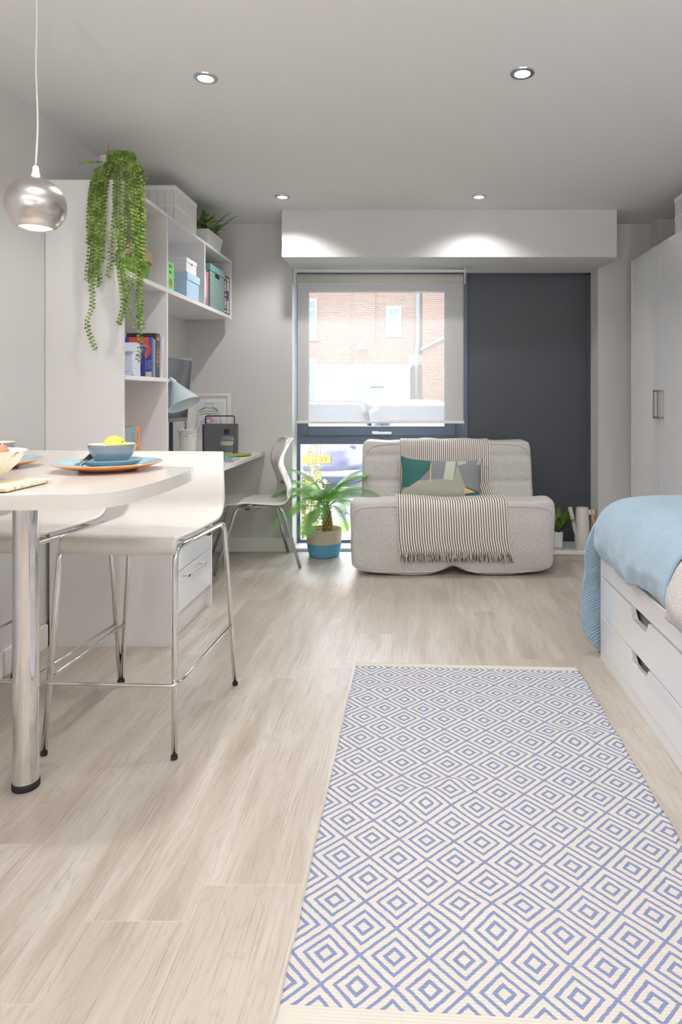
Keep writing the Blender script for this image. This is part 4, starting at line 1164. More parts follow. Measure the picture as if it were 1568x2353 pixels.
b = BM(); sheet(b, lambda s, q: (-1.3272, 3.337+.042*s, SH1+.03+.19*q), 14, 70, mi=lambda u, v: (1 if nz(u*4, v*26, 3) > .12 and .12 < v < .66 else 0) if not (.84 < v < .93 and .2 < u < .9) else 1)
obj('spine_print', b, [flat('black_print', rgb(58, 54, 54), .5), flat('orange_print', rgb(206, 120, 84), .5)], t)
t = cover_book('book', -1.47, -1.330, 3.385, 3.402, SH1, 1.448, flat('dusty_pink_cover', rgb(176, 160, 166), .6), 'slim dusty pink book leaning beside the black one', 'books on the middle shelf', -.05)
t = cover_book('book', -1.47, -1.331, 3.406, 3.430, SH1, 1.446, flat('white_lilac_cover', rgb(214, 216, 232), .5), 'white book with pink spine lettering leaning at the right of the row', 'books on the middle shelf', -.09)
dashes(-1.3305, 3.418, 1.27, 1.40, 11, .008, flat('pink_print', rgb(222, 120, 160), .6), t)
# bookend arch
t = thing('bookend', 'navy arched metal bookend in front of the blue and red book', 'bookend', (-1.375, 3.235, SH1))
def arch(bm, cx, z0, w, h, th, y0, y1, n=16):
    out = [(cx+w/2*math.cos(PI*k/n), z0+h-w/2+w/2*math.sin(PI*k/n)*1.15) for k in range(n+1)]; wi = w/2-th
    inn = [(cx+wi*math.cos(PI*k/n), z0+h-w/2+wi*math.sin(PI*k/n)*1.15) for k in range(n+1)][::-1]
    prism(bm, [(cx+w/2, z0)]+out+[(cx-w/2, z0), (cx-wi, z0)]+inn+[(cx+wi, z0)], 'y', y0, y1)
b = BM(); arch(b, -1.385, SH1, .095, .135, .022, 3.225, 3.230); obj('arch', b, flat('navy_metal', rgb(64, 66, 140), .4), t)
obj('foot_plate', bx(-1.43, -1.34, 3.225, 3.275, SH1, SH1+.001), flat('navy_metal', rgb(64, 66, 140), .4), t)
# blue-white wire-look box
def grid_mat():
    t = NT('blue_hatched_paper'); p = t.sep(t.coord()); a = t.M('LESS_THAN', t.M('FRACT', t.M('DIVIDE', p[2], .0042)), .30)
    n = t.noise(t.comb(t.M('MULTIPLY', p[0], 30.0), t.M('MULTIPLY', p[1], 30.0), t.M('MULTIPLY', p[2], 160.0)), 1, 3)
    t.base(t.mix(t.M('MULTIPLY', a, .65), t.mix(t.M('GREATER_THAN', n, .62), rgb(222, 228, 246), rgb(150, 164, 206)), rgb(110, 116, 176))); t.set(Roughness=.5); return t.m
t = thing('paper_lantern_box', 'small blue-hatched white box with a folded top beside the bookend', 'box', (-1.38, 3.12, SH1))
b = bx(-1.47, -1.335, 3.085, 3.165, SH1+.0005, 1.352, .002); obj('box_body', b, grid_mat(), t)
b = BM(); prism(b, [(3.078, 1.350), (3.172, 1.350), (3.150, 1.388), (3.115, 1.392)], 'x', -1.474, -1.334); obj('folded_top', b, flat('pale_blue_paper', rgb(206, 218, 236), .6), t)
b = BM(); box(b, -1.475, -1.333, 3.076, 3.080, 1.346, 1.354); tube(b, [(-1.339, 3.083, 1.345), (-1.341, 3.082, 1.27), (-1.337, 3.083, SH1+.01)], .0018, 5); obj('edge_strap', b, m_trimw, t)
# basket on upper shelf
SH2 = 1.7135
t = thing('storage_basket', 'green woven basket with a folded natural jute rim in the top compartment', 'basket', (-1.48, 3.225, SH2))
m_gr = rope_mat('green_jute', rgb(132, 172, 72), .009); m_ju = rope_mat('natural_jute', rgb(206, 180, 148), .009)
b = BM(); lathe(b, [(0, 0), (.118, 0), (.126, .01), (.140, .11), (.136, .11), (.11, .012), (0, .010)], 0, 0, 64, sx=1.0, sy=1.25, power=3.5); bmesh.ops.translate(b, verts=b.verts[:], vec=(-1.487, 3.225, SH2)); obj('basket_body', b, m_gr, t, True)
b = BM(); lathe(b, [(.1405, .098), (.146, .096), (.150, .142), (.147, .148), (.138, .146), (.136, .10)], 0, 0, 64, sx=1.0, sy=1.22, power=3.5); bmesh.ops.translate(b, verts=b.verts[:], vec=(-1.487, 3.225, SH2)); obj('folded_rim', b, m_ju, t, True)
# green book facing the room
t = thing('book', 'bright green book with a round gold emblem standing cover out', 'book', (-1.34, 3.553, SH2))
obj('cover', bx(-1.352, -1.336, 3.500, 3.606, SH2, 1.866, .001), flat('lime_green_cover', rgb(132, 218, 130), .5), t)
obj('pages', bx(-1.350, -1.338, 3.502, 3.6065, SH2+.002, 1.8645), m_pages, t)
b = BM(); lathe(b, [(0, 0), (.024, 0)], 0, 0, 32); rot(b, b.verts[:], PI/2, 'Y', (0, 0, 0)); bmesh.ops.scale(b, verts=b.verts[:], vec=(1, 1, 1.15)); bmesh.ops.translate(b, verts=b.verts[:], vec=(-1.3356, 3.556, SH2+.040)); obj('gold_emblem', b, flat('gold_print', rgb(184, 158, 66), .4), t)
b = BM()
for k in range(3): tube(b, [(-1.3353, 3.556+.006*(k+1)*math.cos(q*PI/8), SH2+.04+.007*(k+1)*math.sin(q*PI/8)) for q in range(16)], .0006, 4, closed=True)
obj('emblem_rings', b, flat('dark_gold_print', rgb(150, 120, 50), .4), t)
m_dkg = flat('dark_green_print', rgb(64, 120, 74), .6)
text('cover_lettering', 'ING', .022, (-1.3357, 3.553, SH2+.128), (PI/2, 0, PI/2), m_dkg, t); text('cover_lettering', 'ING', .022, (-1.3357, 3.553, SH2+.096), (PI/2, 0, PI/2), m_dkg, t)
# blue box and patterned box
t = thing('storage_box', 'pale blue lidded storage box on the wall shelf under the patterned box', 'box', (-1.455, 3.91, SH2))
m_bb = flat('pale_blue_boxboard', rgb(176, 206, 228), .7, var=.04, vscale=300)
obj('box_body', bx(-1.575, -1.334, 3.80, 4.012, SH2, 1.83, .001), m_bb, t); obj('lid', bx(-1.580, -1.329, 3.795, 4.018, 1.818, 1.862, .0015), m_bb, t)
def chev_mat():
    t = NT('white_chevron_box_paper'); p = t.sep(t.coord()); h = t.M('ADD', p[0], p[1])
    tri = t.M('ABSOLUTE', t.M('SUBTRACT', t.M('FRACT', t.M('DIVIDE', h, .034)), .5))
    z = t.M('FRACT', t.M('ADD', t.M('DIVIDE', p[2], .028), t.M('MULTIPLY', tri, 1.0)))
    ln = t.M('MAXIMUM', t.M('LESS_THAN', t.M('ABSOLUTE', t.M('SUBTRACT', z, .5)), .035), t.M('LESS_THAN', t.M('ABSOLUTE', t.M('SUBTRACT', t.M('FRACT', t.M('DIVIDE', h, .017)), .5)), .03))
    t.base(t.mix(t.M('MULTIPLY', ln, .75), rgb(228, 228, 232), rgb(120, 122, 136))); t.set(Roughness=.7); return t.m
t = thing('patterned_box', 'small white box with grey chevron lines stacked on the blue box', 'box', (-1.46, 3.88, 1.8625))
obj('box_body', bx(-1.565, -1.336, 3.798, 3.970, 1.8625, 1.925, .001), chev_mat(), t); obj('lid', bx(-1.568, -1.333, 3.795, 3.973, 1.920, 1.946, .001), chev_mat(), t)
b = BM(); ell(b, (-1.332, 3.885, 1.918), (.003, .006, .008), 12); obj('gold_clasp', b, flat('gold_metal', rgb(214, 160, 60), .3, metal=.9), t)
# right compartment
t = thing('book', 'blue book shading from white to deep blue beside the teal box', 'book', (-1.335, 4.145, SH2), 'books beside the teal box')
def grad_mat():
    t = NT('printed_sea_cover'); p = t.sep(t.coord()); t.base(t.ramp(t.M('DIVIDE', p[2], .23), [(0, rgb(74, 90, 196)), (.2, rgb(90, 130, 200)), (.24, rgb(140, 190, 226)), (.5, rgb(170, 204, 232)), (1, rgb(84, 110, 196))])); t.set(Roughness=.4); return t.m
obj('cover', bx(-1.49, -1.335, 4.116, 4.166, SH2, 1.943, .002), grad_mat(), t); obj('pages', bx(-1.488, -1.337, 4.119, 4.163, SH2+.002, 1.9435), m_pages, t)
t = thing('book', 'slim orange-red book squeezed against the teal box', 'book', (-1.337, 4.188, SH2), 'books beside the teal box')
obj('cover', bx(-1.48, -1.337, 4.170, 4.206, SH2, 1.935, .001), flat('orange_red_cover', rgb(206, 96, 72), .5, var=.5, vscale=60), t); obj('pages', bx(-1.478, -1.339, 4.173, 4.203, SH2+.002, 1.9355), m_pages, t)
t = thing('document_box', 'tall teal box speckled with pink dots and a dark hand hole', 'box', (-1.45, 4.385, SH2))
def dot_mat():
    t = NT('teal_dotted_boxboard'); p = t.sep(t.coord()); v = t.node('ShaderNodeTexVoronoi'); v.voronoi_dimensions = '2D'; v.inputs['Scale'].default_value = 58
    t.l.new(t.comb(t.M('ADD', p[0], p[1]), p[2], 0.0), v.inputs['Vector']); f = t.M('LESS_THAN', v.outputs['Distance'], .13)
    t.base(t.mix(f, rgb(112, 142, 140), rgb(222, 186, 190))); t.set(Roughness=.6); return t.m
m_teal = flat('teal_boxboard', rgb(108, 150, 147), .6)
obj('box_body', bx(-1.57, -1.334, 4.232, 4.545, SH2, 1.985, .001), dot_mat(), t); obj('lid', bx(-1.574, -1.330, 4.227, 4.550, 1.955, 2.0, .0015), m_teal, t)
obj('hand_hole', bx(-1.3342, -1.3332, 4.335, 4.425, 1.925, 1.953), m_black, t)
t = thing('patterned_tile', 'black and white patterned panel at the end of the wall shelf', 'ornament', (-1.34, 4.62, SH2))
def tile(u, v):
    if v < .04 or v > .96 or u > .88: return 1
    a = abs(v-.5)
    if u > .80: return 0
    for cz in (.28, .72):
        d = math.hypot((u-.18)*.55, (v-cz)); 
        if d < .20 and (.06 < d < .10 or .13 < d < .2): return 1
        if d < .2: return 0
    d = math.hypot((u-.22)*.5, v-.5)
    st_ = .055+.02*abs(math.cos(4*math.atan2(v-.5, (u-.22)*.5)))
    if d < st_: return 0
    if a < .13: return 1
    if a > .36 and .28 < u < .42: return 1
    if .36 < a < .385: return 1
    return 0
b = BM(); sheet(b, lambda s, q: (0, .125*s, .268*q), 60, 120, mi=tile); 
for f in b.faces: f.smooth = False
bmesh.ops.translate(b, verts=b.verts[:], vec=(-1.3355, 4.553, SH2+.002)); obj('printed_face', b, [flat('warm_white_print', rgb(206, 204, 204), .6), flat('black_ink_print', rgb(62, 62, 76), .6)], t)
obj('backing', bx(-1.352, -1.3365, 4.552, 4.680, SH2, SH2+.272, .001), flat('charcoal_edge', rgb(72, 72, 84), .6), t)
# books on the desk inside the tall bookcase
for (ya, yb, zt, c, lab, s_) in ((2.985, 3.050, .990, (150, 150, 148), 'grey speckled book standing on the desk in the tall bookcase', None), (3.053, 3.098, .992, (92, 168, 190), 'turquoise book with red spine lettering on the desk', 1), (3.101, 3.143, .994, (226, 142, 84), 'orange book with dark spine lettering on the desk', 2)):
    t = cover_book('book', -1.50, -1.332, ya, yb, DZ, zt, flat('cover_%d' % c[0], rgb(*c), .6, var=.15, vscale=50), lab, 'books on the desk')
    if s_: dashes(-1.3318, (ya+yb)/2, zt-.16, zt-.02, 9, .014, flat('red_print', rgb(190, 80, 100), .6) if s_ == 1 else flat('brown_print', rgb(110, 70, 50), .6), t)
# ================================================================== things on top of the shelves
def woven_mat():
    t = NT('white_woven_slats'); p = t.sep(t.coord()); h = t.M('ADD', p[0], p[1])
    g = t.M('LESS_THAN', t.M('ABSOLUTE', t.M('SUBTRACT', t.M('FRACT', t.M('DIVIDE', h, .046)), .5)), .035)
    t.base(t.mix(g, t.mix(t.noise(t.coord(), 60, 3), rgb(214, 212, 210), rgb(226, 225, 223)), rgb(168, 167, 168))); t.set(Roughness=.6)
    t.bump(t.M('SUBTRACT', 1.0, g), .6, .003); return t.m
m_woven = woven_mat()
def woven_box(x0, x1, y0, y1, z0, z1, label):
    t = thing('woven_box', label, 'box', ((x0+x1)/2, (y0+y1)/2, z0), 'white woven storage boxes')
    b = BM(); box(b, x0+.003, x1-.003, y0+.003, y1-.003, z0, z1-.01, .012, 3); obj('box_body', b, m_woven, t, True)
    b = BM(); box(b, x0, x1, y0, y1, z1-.032, z1, .010, 3); obj('top_rim', b, m_trimw, t, True)
    b = BM(); box(b, x0+.001, x1-.001, y0+.001, y1-.001, z0+(z1-z0)*.40, z0+(z1-z0)*.40+.012, .005, 2); obj('woven_band', b, m_trimw, t, True)
woven_box(-1.67, -1.332, 3.625, 3.985, 2.1105, 2.312, 'white woven storage box on top of the wall shelf behind the trailing plant')
woven_box(1.541, 1.90, 3.50, 3.90, 2.1005, 2.318, 'white woven storage box on top of the wardrobe')

def leaf_disc(bm, c, n, t, r, mi=0):
    """small rounded leaf, slightly domed"""
    n = n.normalized(); s = n.cross(t)
    if s.length < 1e-5: s = n.cross(Vector((1, 0, 0)))
    s.normalize(); t = s.cross(n).normalized()
    cv = bm.verts.new(c+n*r*.25); R = [bm.verts.new(c+(t*math.cos(q*PI/4)*r*1.12+s*math.sin(q*PI/4)*r*.92)) for q in range(8)]
    for q in range(8):
        f = bm.faces.new((cv, R[q], R[(q+1) % 8])); f.material_index = mi; f.smooth = True
STR = {}
STR['L'] = [
 [ (-1.394, 2.175), (-1.425, 2.126), (-1.445, 1.990), (-1.452, 1.815), (-1.449, 1.660), (-1.443, 1.544), (-1.468, 1.456), (-1.449, 1.388), (-1.425, 1.338) ],
 [ (-1.394, 2.180), (-1.439, 2.142), (-1.454, 2.010), (-1.456, 1.815), (-1.468, 1.699), (-1.474, 1.650) ],
 [ (-1.390, 2.175), (-1.417, 2.087), (-1.425, 1.893), (-1.429, 1.738), (-1.414, 1.637) ],
 [ (-1.386, 2.169), (-1.406, 2.068), (-1.410, 1.893), (-1.417, 1.738), (-1.439, 1.641) ],
 [ (-1.390, 2.165), (-1.414, 2.048), (-1.433, 1.893), (-1.441, 1.738), (-1.452, 1.660) ],
 [ (-1.390, 2.165), (-1.398, 2.068), (-1.398, 1.932), (-1.402, 1.815), (-1.425, 1.660) ],
 [ (-1.394, 2.173), (-1.433, 2.107), (-1.437, 1.932), (-1.425, 1.777), (-1.433, 1.621) ],
 [ (-1.394, 2.180), (-1.445, 2.126), (-1.460, 1.971), (-1.462, 1.815) ],
 [ (-1.386, 2.180), (-1.414, 2.184), (-1.445, 2.180), (-1.478, 2.177), (-1.491, 2.175) ],
 [ (-1.390, 2.169), (-1.410, 2.107), (-1.417, 1.932) ],
]
STR['M'] = [
 [ (-1.359, 2.155), (-1.355, 2.068), (-1.348, 1.971), (-1.355, 1.893), (-1.367, 1.815), (-1.371, 1.738), (-1.381, 1.660) ],
 [ (-1.340, 2.155), (-1.336, 2.048), (-1.328, 1.932), (-1.322, 1.815), (-1.328, 1.738), (-1.317, 1.641), (-1.307, 1.544), (-1.332, 1.450) ],
 [ (-1.328, 1.932), (-1.313, 1.815), (-1.348, 1.767), (-1.342, 1.728), (-1.322, 1.699) ],
 [ (-1.348, 2.146), (-1.344, 2.029), (-1.336, 1.854), (-1.313, 1.738), (-1.303, 1.660), (-1.293, 1.563), (-1.305, 1.485), (-1.332, 1.456) ],
]
STR['R'] = [
 [ (-1.328, 2.200), (-1.274, 2.180), (-1.239, 2.126), (-1.223, 2.029), (-1.219, 1.893), (-1.223, 1.738), (-1.231, 1.582), (-1.223, 1.447), (-1.221, 1.349), (-1.231, 1.281) ],
 [ (-1.274, 2.180), (-1.254, 2.165), (-1.231, 2.087), (-1.235, 1.893), (-1.239, 1.738), (-1.235, 1.660) ],
 [ (-1.283, 2.180), (-1.274, 2.169), (-1.264, 2.068), (-1.254, 1.893), (-1.243, 1.738), (-1.243, 1.660) ],
 [ (-1.274, 2.184), (-1.250, 2.173), (-1.216, 2.107), (-1.212, 1.971), (-1.214, 1.815), (-1.225, 1.699) ],
 [ (-1.313, 2.192), (-1.293, 2.180), (-1.289, 2.087), (-1.293, 1.971), (-1.287, 1.893), (-1.282, 1.815), (-1.278, 1.757) ],
 [ (-1.313, 2.188), (-1.289, 2.177), (-1.274, 2.068), (-1.278, 1.932), (-1.282, 1.874) ],
 [ (-1.293, 2.184), (-1.264, 2.165), (-1.243, 2.048), (-1.231, 1.893), (-1.225, 1.738), (-1.235, 1.544), (-1.227, 1.427) ],
 [ (-1.274, 2.175), (-1.239, 2.155), (-1.221, 2.136), (-1.206, 2.116), (-1.200, 2.097) ],
 [ (-1.293, 2.180), (-1.274, 2.169), (-1.258, 2.010), (-1.247, 1.854), (-1.250, 1.699), (-1.262, 1.641), (-1.280, 1.563), (-1.264, 1.485), (-1.239, 1.427) ],
 [ (-1.293, 2.184), (-1.264, 2.175), (-1.250, 2.029), (-1.239, 1.815), (-1.231, 1.680) ],
 [ (-1.293, 2.188), (-1.274, 2.180), (-1.235, 2.068), (-1.221, 1.893), (-1.216, 1.699) ],
 [ (-1.301, 2.165), (-1.297, 1.932), (-1.297, 1.738), (-1.293, 1.699), (-1.283, 1.641) ],
]

tp = thing('trailing_plant', 'green trailing string-of-leaves plant hanging down the bookcase side', 'plant', (-1.43, 3.06, 2.116))
b = BM(); lathe(b, [(0, 2.116), (.045, 2.116), (.048, 2.12), (.056, 2.235), (.058, 2.24), (.054, 2.236), (.044, 2.13), (0, 2.128)], -1.415, 3.045, 40); obj('plant_pot', b, flat('greige_pot', rgb(196, 190, 184), .6), tp, True)
b = BM(); lathe(b, [(0, 2.228), (.053, 2.226)], -1.415, 3.045, 30); obj('soil', b, m_soil, tp)
b = BM(); tube(b, [(-1.43, 3.05, 2.22), (-1.437, 3.05, 2.27), (-1.441, 3.05, 2.315)], .0028, 6); obj('support_stick', b, flat('stick_wood', rgb(176, 140, 112), .8), tp)
rv = random.Random(11)
stem = BM(); leaves = BM()
def strand(pts, y, jit):
    P = [Vector((-1.43+rv.uniform(-.03, .03), 3.045+rv.uniform(-.03, .03), 2.235))]
    o1 = rv.uniform(-jit, jit)
    P.append(Vector((-1.43+(pts[0][0]+1.43)*.75, 3.0, max(2.25, pts[0][1]+.015)+rv.uniform(-.008, .01))))
    for i, (x, z) in enumerate(pts):
        k = min(1, (i+1)/3); P.append(Vector((x+o1*k+rv.uniform(-.003, .003)*jit*100, y+(3.0-y)*(1-k)*.6, min(z, 2.262)+(rv.uniform(-jit, jit) if i else 0))))
    L_ = smooth_path(P, 8)
    tube(stem, L_, .0011, 4)
    acc = 0; nxt = .01; sgn = 1
    for a, c in zip(L_, L_[1:]):
        seg = (c-a); l = seg.length
        while acc+l > nxt:
            p = a.lerp(c, (nxt-acc)/max(l, 1e-6)); tdir = seg.normalized()
            az = rv.uniform(-.5, .5)+(0 if sgn > 0 else PI)
            side = Vector((math.cos(az), -abs(math.sin(az))*.5, .25)); r = rv.uniform(.0054, .0070)
            nrm = Vector((rv.uniform(-.5, .5), -1, rv.uniform(-.2, .8)))
            leaf_disc(leaves, p+side.normalized()*(r+.002), nrm, side, r)
            sgn = -sgn; nxt += .0086
        acc += l
for key, y, copies, jit in (('L', 2.915, 2, .006), ('M', 2.925, 1, .002), ('R', 2.905, 2, .006)):
    for i, pts in enumerate(STR[key]):
        n = copies if len(pts) > 4 and not (key == 'L' and i in (0, 8)) else 1
        if key == 'R' and i in (4, 5, 8, 11, 2): n = 1
        for k in range(n):
            q = pts if k == 0 else pts[:max(4, len(pts)-1-k)]
            strand(q, y+rv.uniform(-.02, .02), jit if k else .002)
obj('trailing_stems', stem, m_stem, tp); obj('leaves', leaves, m_vine, tp)

def frond(bm, p0, az, L, e0, e1, n, ll, w, droop=.35, thick=.003, tip=.35, curl=1.0, sweep=.5, rachis_mi=1, start=.12, rnd=None):
    rnd = rnd or random
    P = []; p = Vector(p0); N = 26; h = Vector((math.cos(az), math.sin(az), 0)); side = Vector((-h.y, h.x, 0))
    for k in range(N+1):
        P.append(p.copy()); e = e0+(e1-e0)*(k/N)**curl; p = p+(h*math.cos(e)+Vector((0, 0, 1))*math.sin(e))*(L/N)
    tube(bm, P, [thick*(1-.75*k/N) for k in range(N+1)], 5, mi=rachis_mi)
    for i in range(n):
        f = start+(1-start)*i/(n-1); k = min(N-1, int(f*N)); q = P[k].lerp(P[k+1], f*N-k); t = (P[k+1]-P[k]).normalized(); up = side.cross(t).normalized()
        if up.z < 0: up = -up
        l = ll*(.45+.55*math.sin(PI*min(1, (f-start)/(1-start)*.86+.12)))*(1 if f < .93 else .6)
        for s in (-1, 1):
            d = (side*s*math.cos(sweep)+t*math.sin(sweep)+up*.12).normalized(); wv = t*w*.5
            a = q; ps = []
            for j in range(4):
                g = j/3; c = a+d*l*g-Vector((0, 0, 1))*droop*l*g*g; ww = wv*(1-.12*j if j < 2 else (.72 if j == 2 else .08)); ps.append((bm.verts.new(c-ww), bm.verts.new(c+ww)))
            for A, B in zip(ps, ps[1:]): fc = bm.faces.new((A[0], A[1], B[1], B[0])); fc.material_index = 0; fc.smooth = True
# fern trough on the wall shelf
t = thing('fern_trough', 'white tapered trough with a green fern on top of the wall shelf', 'plant', (-1.42, 4.34, 2.1105))
b = BM()
A_ = [(-1.50, 4.20), (-1.345, 4.20), (-1.345, 4.48), (-1.50, 4.48)]; B_ = [(-1.515, 4.185), (-1.330, 4.185), (-1.330, 4.495), (-1.515, 4.495)]; C_ = [(-1.51, 4.19), (-1.335, 4.19), (-1.335, 4.49), (-1.51, 4.49)]
r0 = [b.verts.new((x, y, 2.1105)) for x, y in A_]; r1 = [b.verts.new((x, y, 2.212)) for x, y in B_]; r2 = [b.verts.new((x, y, 2.212)) for x, y in C_]; r3 = [b.verts.new((x, y, 2.195)) for x, y in C_]
b.faces.new(r0[::-1])
for P_, Q_ in ((r0, r1), (r1, r2), (r2, r3)):
    for k in range(4): b.faces.new((P_[k], P_[(k+1) % 4], Q_[(k+1) % 4], Q_[k]))
obj('trough', b, m_trimw, t); obj('soil', bx(-1.509, -1.336, 4.191, 4.489, 2.19, 2.2), m_soil, t)
b = BM(); rf = random.Random(4)
for k in range(26):
    x, y = rf.uniform(-1.48, -1.37), rf.uniform(4.22, 4.46); az = rf.uniform(-PI, PI)
    if math.cos(az) < -.3: az = PI-az
    frond(b, (x, y, 2.20), az, rf.uniform(.11, .20), rf.uniform(1.0, 1.4), rf.uniform(-.1, .5), 22, .026, .007, .15, .0012, rnd=rf)
frond(b, (-1.38, 4.40, 2.20), -.1, .24, .9, .45, 28, .020, .006, .1, .0012); frond(b, (-1.39, 4.36, 2.20), .1, .22, 1.1, .6, 28, .020, .006, .1, .0012)
obj('fern_fronds', b, [m_fern, m_stem], t)
b = BM()
for k in range(260):
    p = Vector((rf.uniform(-1.50, -1.335), rf.uniform(4.20, 4.42), rf.uniform(2.205, 2.262)))
    leaf_disc(b, p, Vector((rf.uniform(-.6, 1), -rf.random(), rf.random())), Vector((1, 0, rf.uniform(-.5, .5))), rf.uniform(.007, .012))
obj('leafy_filler', b, leaf_mat('sage_leaf', rgb(104, 128, 74), rgb(156, 176, 112)), t)

# ================================================================== palm by the window
pl = thing('potted_palm', 'artificial palm in a natural and blue rope basket by the window', 'plant', (-.655, 4.66, 0))
cx, cy = -.655, 4.665
def rope2():
    m = rope_mat('two_tone_rope', rgb(110, 184, 222), .0098, zsplit=.098, czs=rgb(228, 214, 194)); return m
b = BM(); pr = [(0, 0), (.095, 0), (.106, .006), (.118, .06), (.124, .12), (.125, .188), (.122, .195), (.118, .19), (.114, .10), (.095, .012), (0, .01)]
lathe(b, pr, cx, cy, 64); obj('rope_basket', b, rope2(), pl, True)
b = BM(); lathe(b, [(0, .165), (.116, .16)], cx, cy, 40); obj('soil', b, flat('coir_fibre', rgb(176, 150, 118), .95, var=.3, vscale=80), pl)
b = BM(); tube(b, smooth_path([(cx+.025, cy, .155), (cx+.024, cy, .22), (cx+.018, cy, .30), (cx+.012, cy, .365)], 6), [.040, .040, .040, .040, .039, .039, .038, .037, .036, .035, .034, .033, .032, .031, .030, .028, .025, .022, .018], 20)
def bark():
    t = NT('palm_bark'); n = t.noise(t.coord(), 60, 4, .7); t.base(t.mix(n, rgb(112, 76, 56), rgb(168, 124, 98))); t.set(Roughness=.95); t.bump(n, .8, .006); return t.m
tr = obj('trunk', b, bark(), pl)
b = BM(); rp = random.Random(8)
for k in range(7):
    for q in range(9):
        a = 2*PI*(q+.5*(k % 2))/9; z = .175+.026*k; r = .0395-.0012*k; c = Vector((cx+.022+r*math.cos(a)-.001*k, cy+r*math.sin(a), z))
        tube(b, [c, c+Vector((math.cos(a)*.003, math.sin(a)*.003, .011)), c+Vector((math.cos(a)*.007, math.sin(a)*.007, .018))], [.0030, .0028, .0014], 5)
obj('leaf_stubs', b, flat('yellow_stub', rgb(226, 208, 96), .6), tr)
FR = [(-165, .46, 1.15, -.95), (172, .50, .85, -1.0), (-150, .40, .55, -1.1), (-178, .34, 1.3, -.2), (-120, .36, 1.1, -.9), (-95, .30, 1.0, -1.15), (-60, .36, 1.0, -1.0), (-40, .42, .8, -.9), (-12, .44, 1.1, -.75), (6, .42, .85, -.8), (25, .34, 1.2, -.6), (130, .26, 1.3, -.3), (60, .26, 1.3, -.3), (-20, .36, 1.35, -.1), (-140, .34, 1.35, -.35), (160, .36, 1.0, -.9), (-75, .24, 1.45, .1), (-100, .34, 1.3, -.4), (10, .34, 1.45, .2), (-150, .38, 1.45, .1), (-30, .40, 1.3, .0), (-110, .30, .5, -1.3), (-55, .32, .6, -1.2)]
for az, L_, e0, e1 in FR:
    b = BM(); a = math.radians(az); frond(b, (cx+.012+.012*math.cos(a), cy+.012*math.sin(a), .355+rp.uniform(-.03, .01)), a, L_*1.15, e0, e1, 34, .105, .0085, .40, .0035, sweep=.62, curl=.9, start=.2)
    for v in b.verts:
        if v.co.x < WX0+.02 and v.co.y > 4.77: v.co.y = 4.77
        if v.co.y > 4.95: v.co.y = 4.95
    obj('palm_frond', b, [m_palm, flat('palm_rib', rgb(150, 178, 110), .5)], pl)

# fern pot and watering can on the low ledge
t = thing('fern_pot', 'small green fern in a white pot with a wooden base beside the watering can', 'plant', (1.030, 4.735, .0325))
b = BM(); lathe(b, [(0, .05), (.034, .05), (.038, .155), (.036, .158), (.034, .15), (0, .148)], 1.030, 4.735, 40); obj('white_pot', b, m_trimw, t, True)
b = BM(); lathe(b, [(0, .0325), (.033, .0325), (.0342, .051), (0, .051)], 1.030, 4.735, 40); obj('wooden_base', b, flat('pale_beech', rgb(206, 176, 144), .6, var=.1), t, True)
b = BM(); rf = random.Random(9)
for k in range(24):
    az = rf.uniform(-PI, PI); frond(b, (1.03+.015*math.cos(az), 4.735+.015*math.sin(az), .15), az, rf.uniform(.14, .22), rf.uniform(1.0, 1.45), rf.uniform(.1, .9), 26, .026, .007, .15, .0013, rnd=rf)
frond(b, (1.04, 4.72, .15), -.15, .21, .45, .5, 30, .018, .006, .1, .0012); frond(b, (1.04, 4.73, .15), -.1, .20, 1.15, .9, 28, .02, .006, .1, .0012)
for v in b.verts: v.co.y = min(v.co.y, 4.94)
obj('fern_fronds', b, [m_fern, m_stem], t)
t = thing('watering_can', 'slim off-white watering can with a flat spout and wooden handle', 'watering can', (1.205, 4.725, .0325))
m_can = flat('off_white_enamel', rgb(214, 211, 206), .4, var=.02)
b = BM(); lathe(b, [(0, .0325), (.052, .0325), (.0545, .038), (.055, .12), (.051, .22), (.0445, .332), (.0435, .332), (.050, .22), (.053, .04), (0, .038)], 1.205, 4.725, 48); obj('can_body', b, m_can, t, True)
b = BM(); q = smooth_path([(1.165, 4.72, .130), (1.145, 4.71, .185), (1.128, 4.70, .26), (1.108, 4.69, .338)], 5); tube(b, q, [.013]*4+[.014]*6+[.015]*6, 14); 
for v in b.verts: v.co.y = 4.705+(v.co.y-4.705)*.8
obj('spout', b, m_can, t, True)
b = BM(); box(b, 1.247, 1.292, 4.715, 4.735, .282, .316, .002); brk = obj('handle_bracket', b, m_can, t)
b = BM(); tube(b, smooth_path([(1.272, 4.725, .318), (1.275, 4.725, .285), (1.288, 4.725, .22), (1.296, 4.725, .14), (1.255, 4.725, .075)], 5), .0115, 14); obj('wooden_handle', b, flat('oak_handle', rgb(206, 166, 118), .5, var=.1), t, True)
b = BM(); ell(b, (1.268, 4.714, .306), .0025, 8); obj('screw', b, m_grey, brk); b = BM(); ell(b, (1.268, 4.714, .291), .0025, 8); obj('screw', b, m_grey, brk)
# ================================================================== outside the window
GZ = -.32
b = BM(); box(b, -14, 14, 5.13, 7.6, GZ-.1, GZ); g = struct('lawn', b, m_grass)
b = BM(); box(b, -14, 14, 7.6, 26, GZ-.12, GZ-.02); struct('ground', b, m_asphalt)
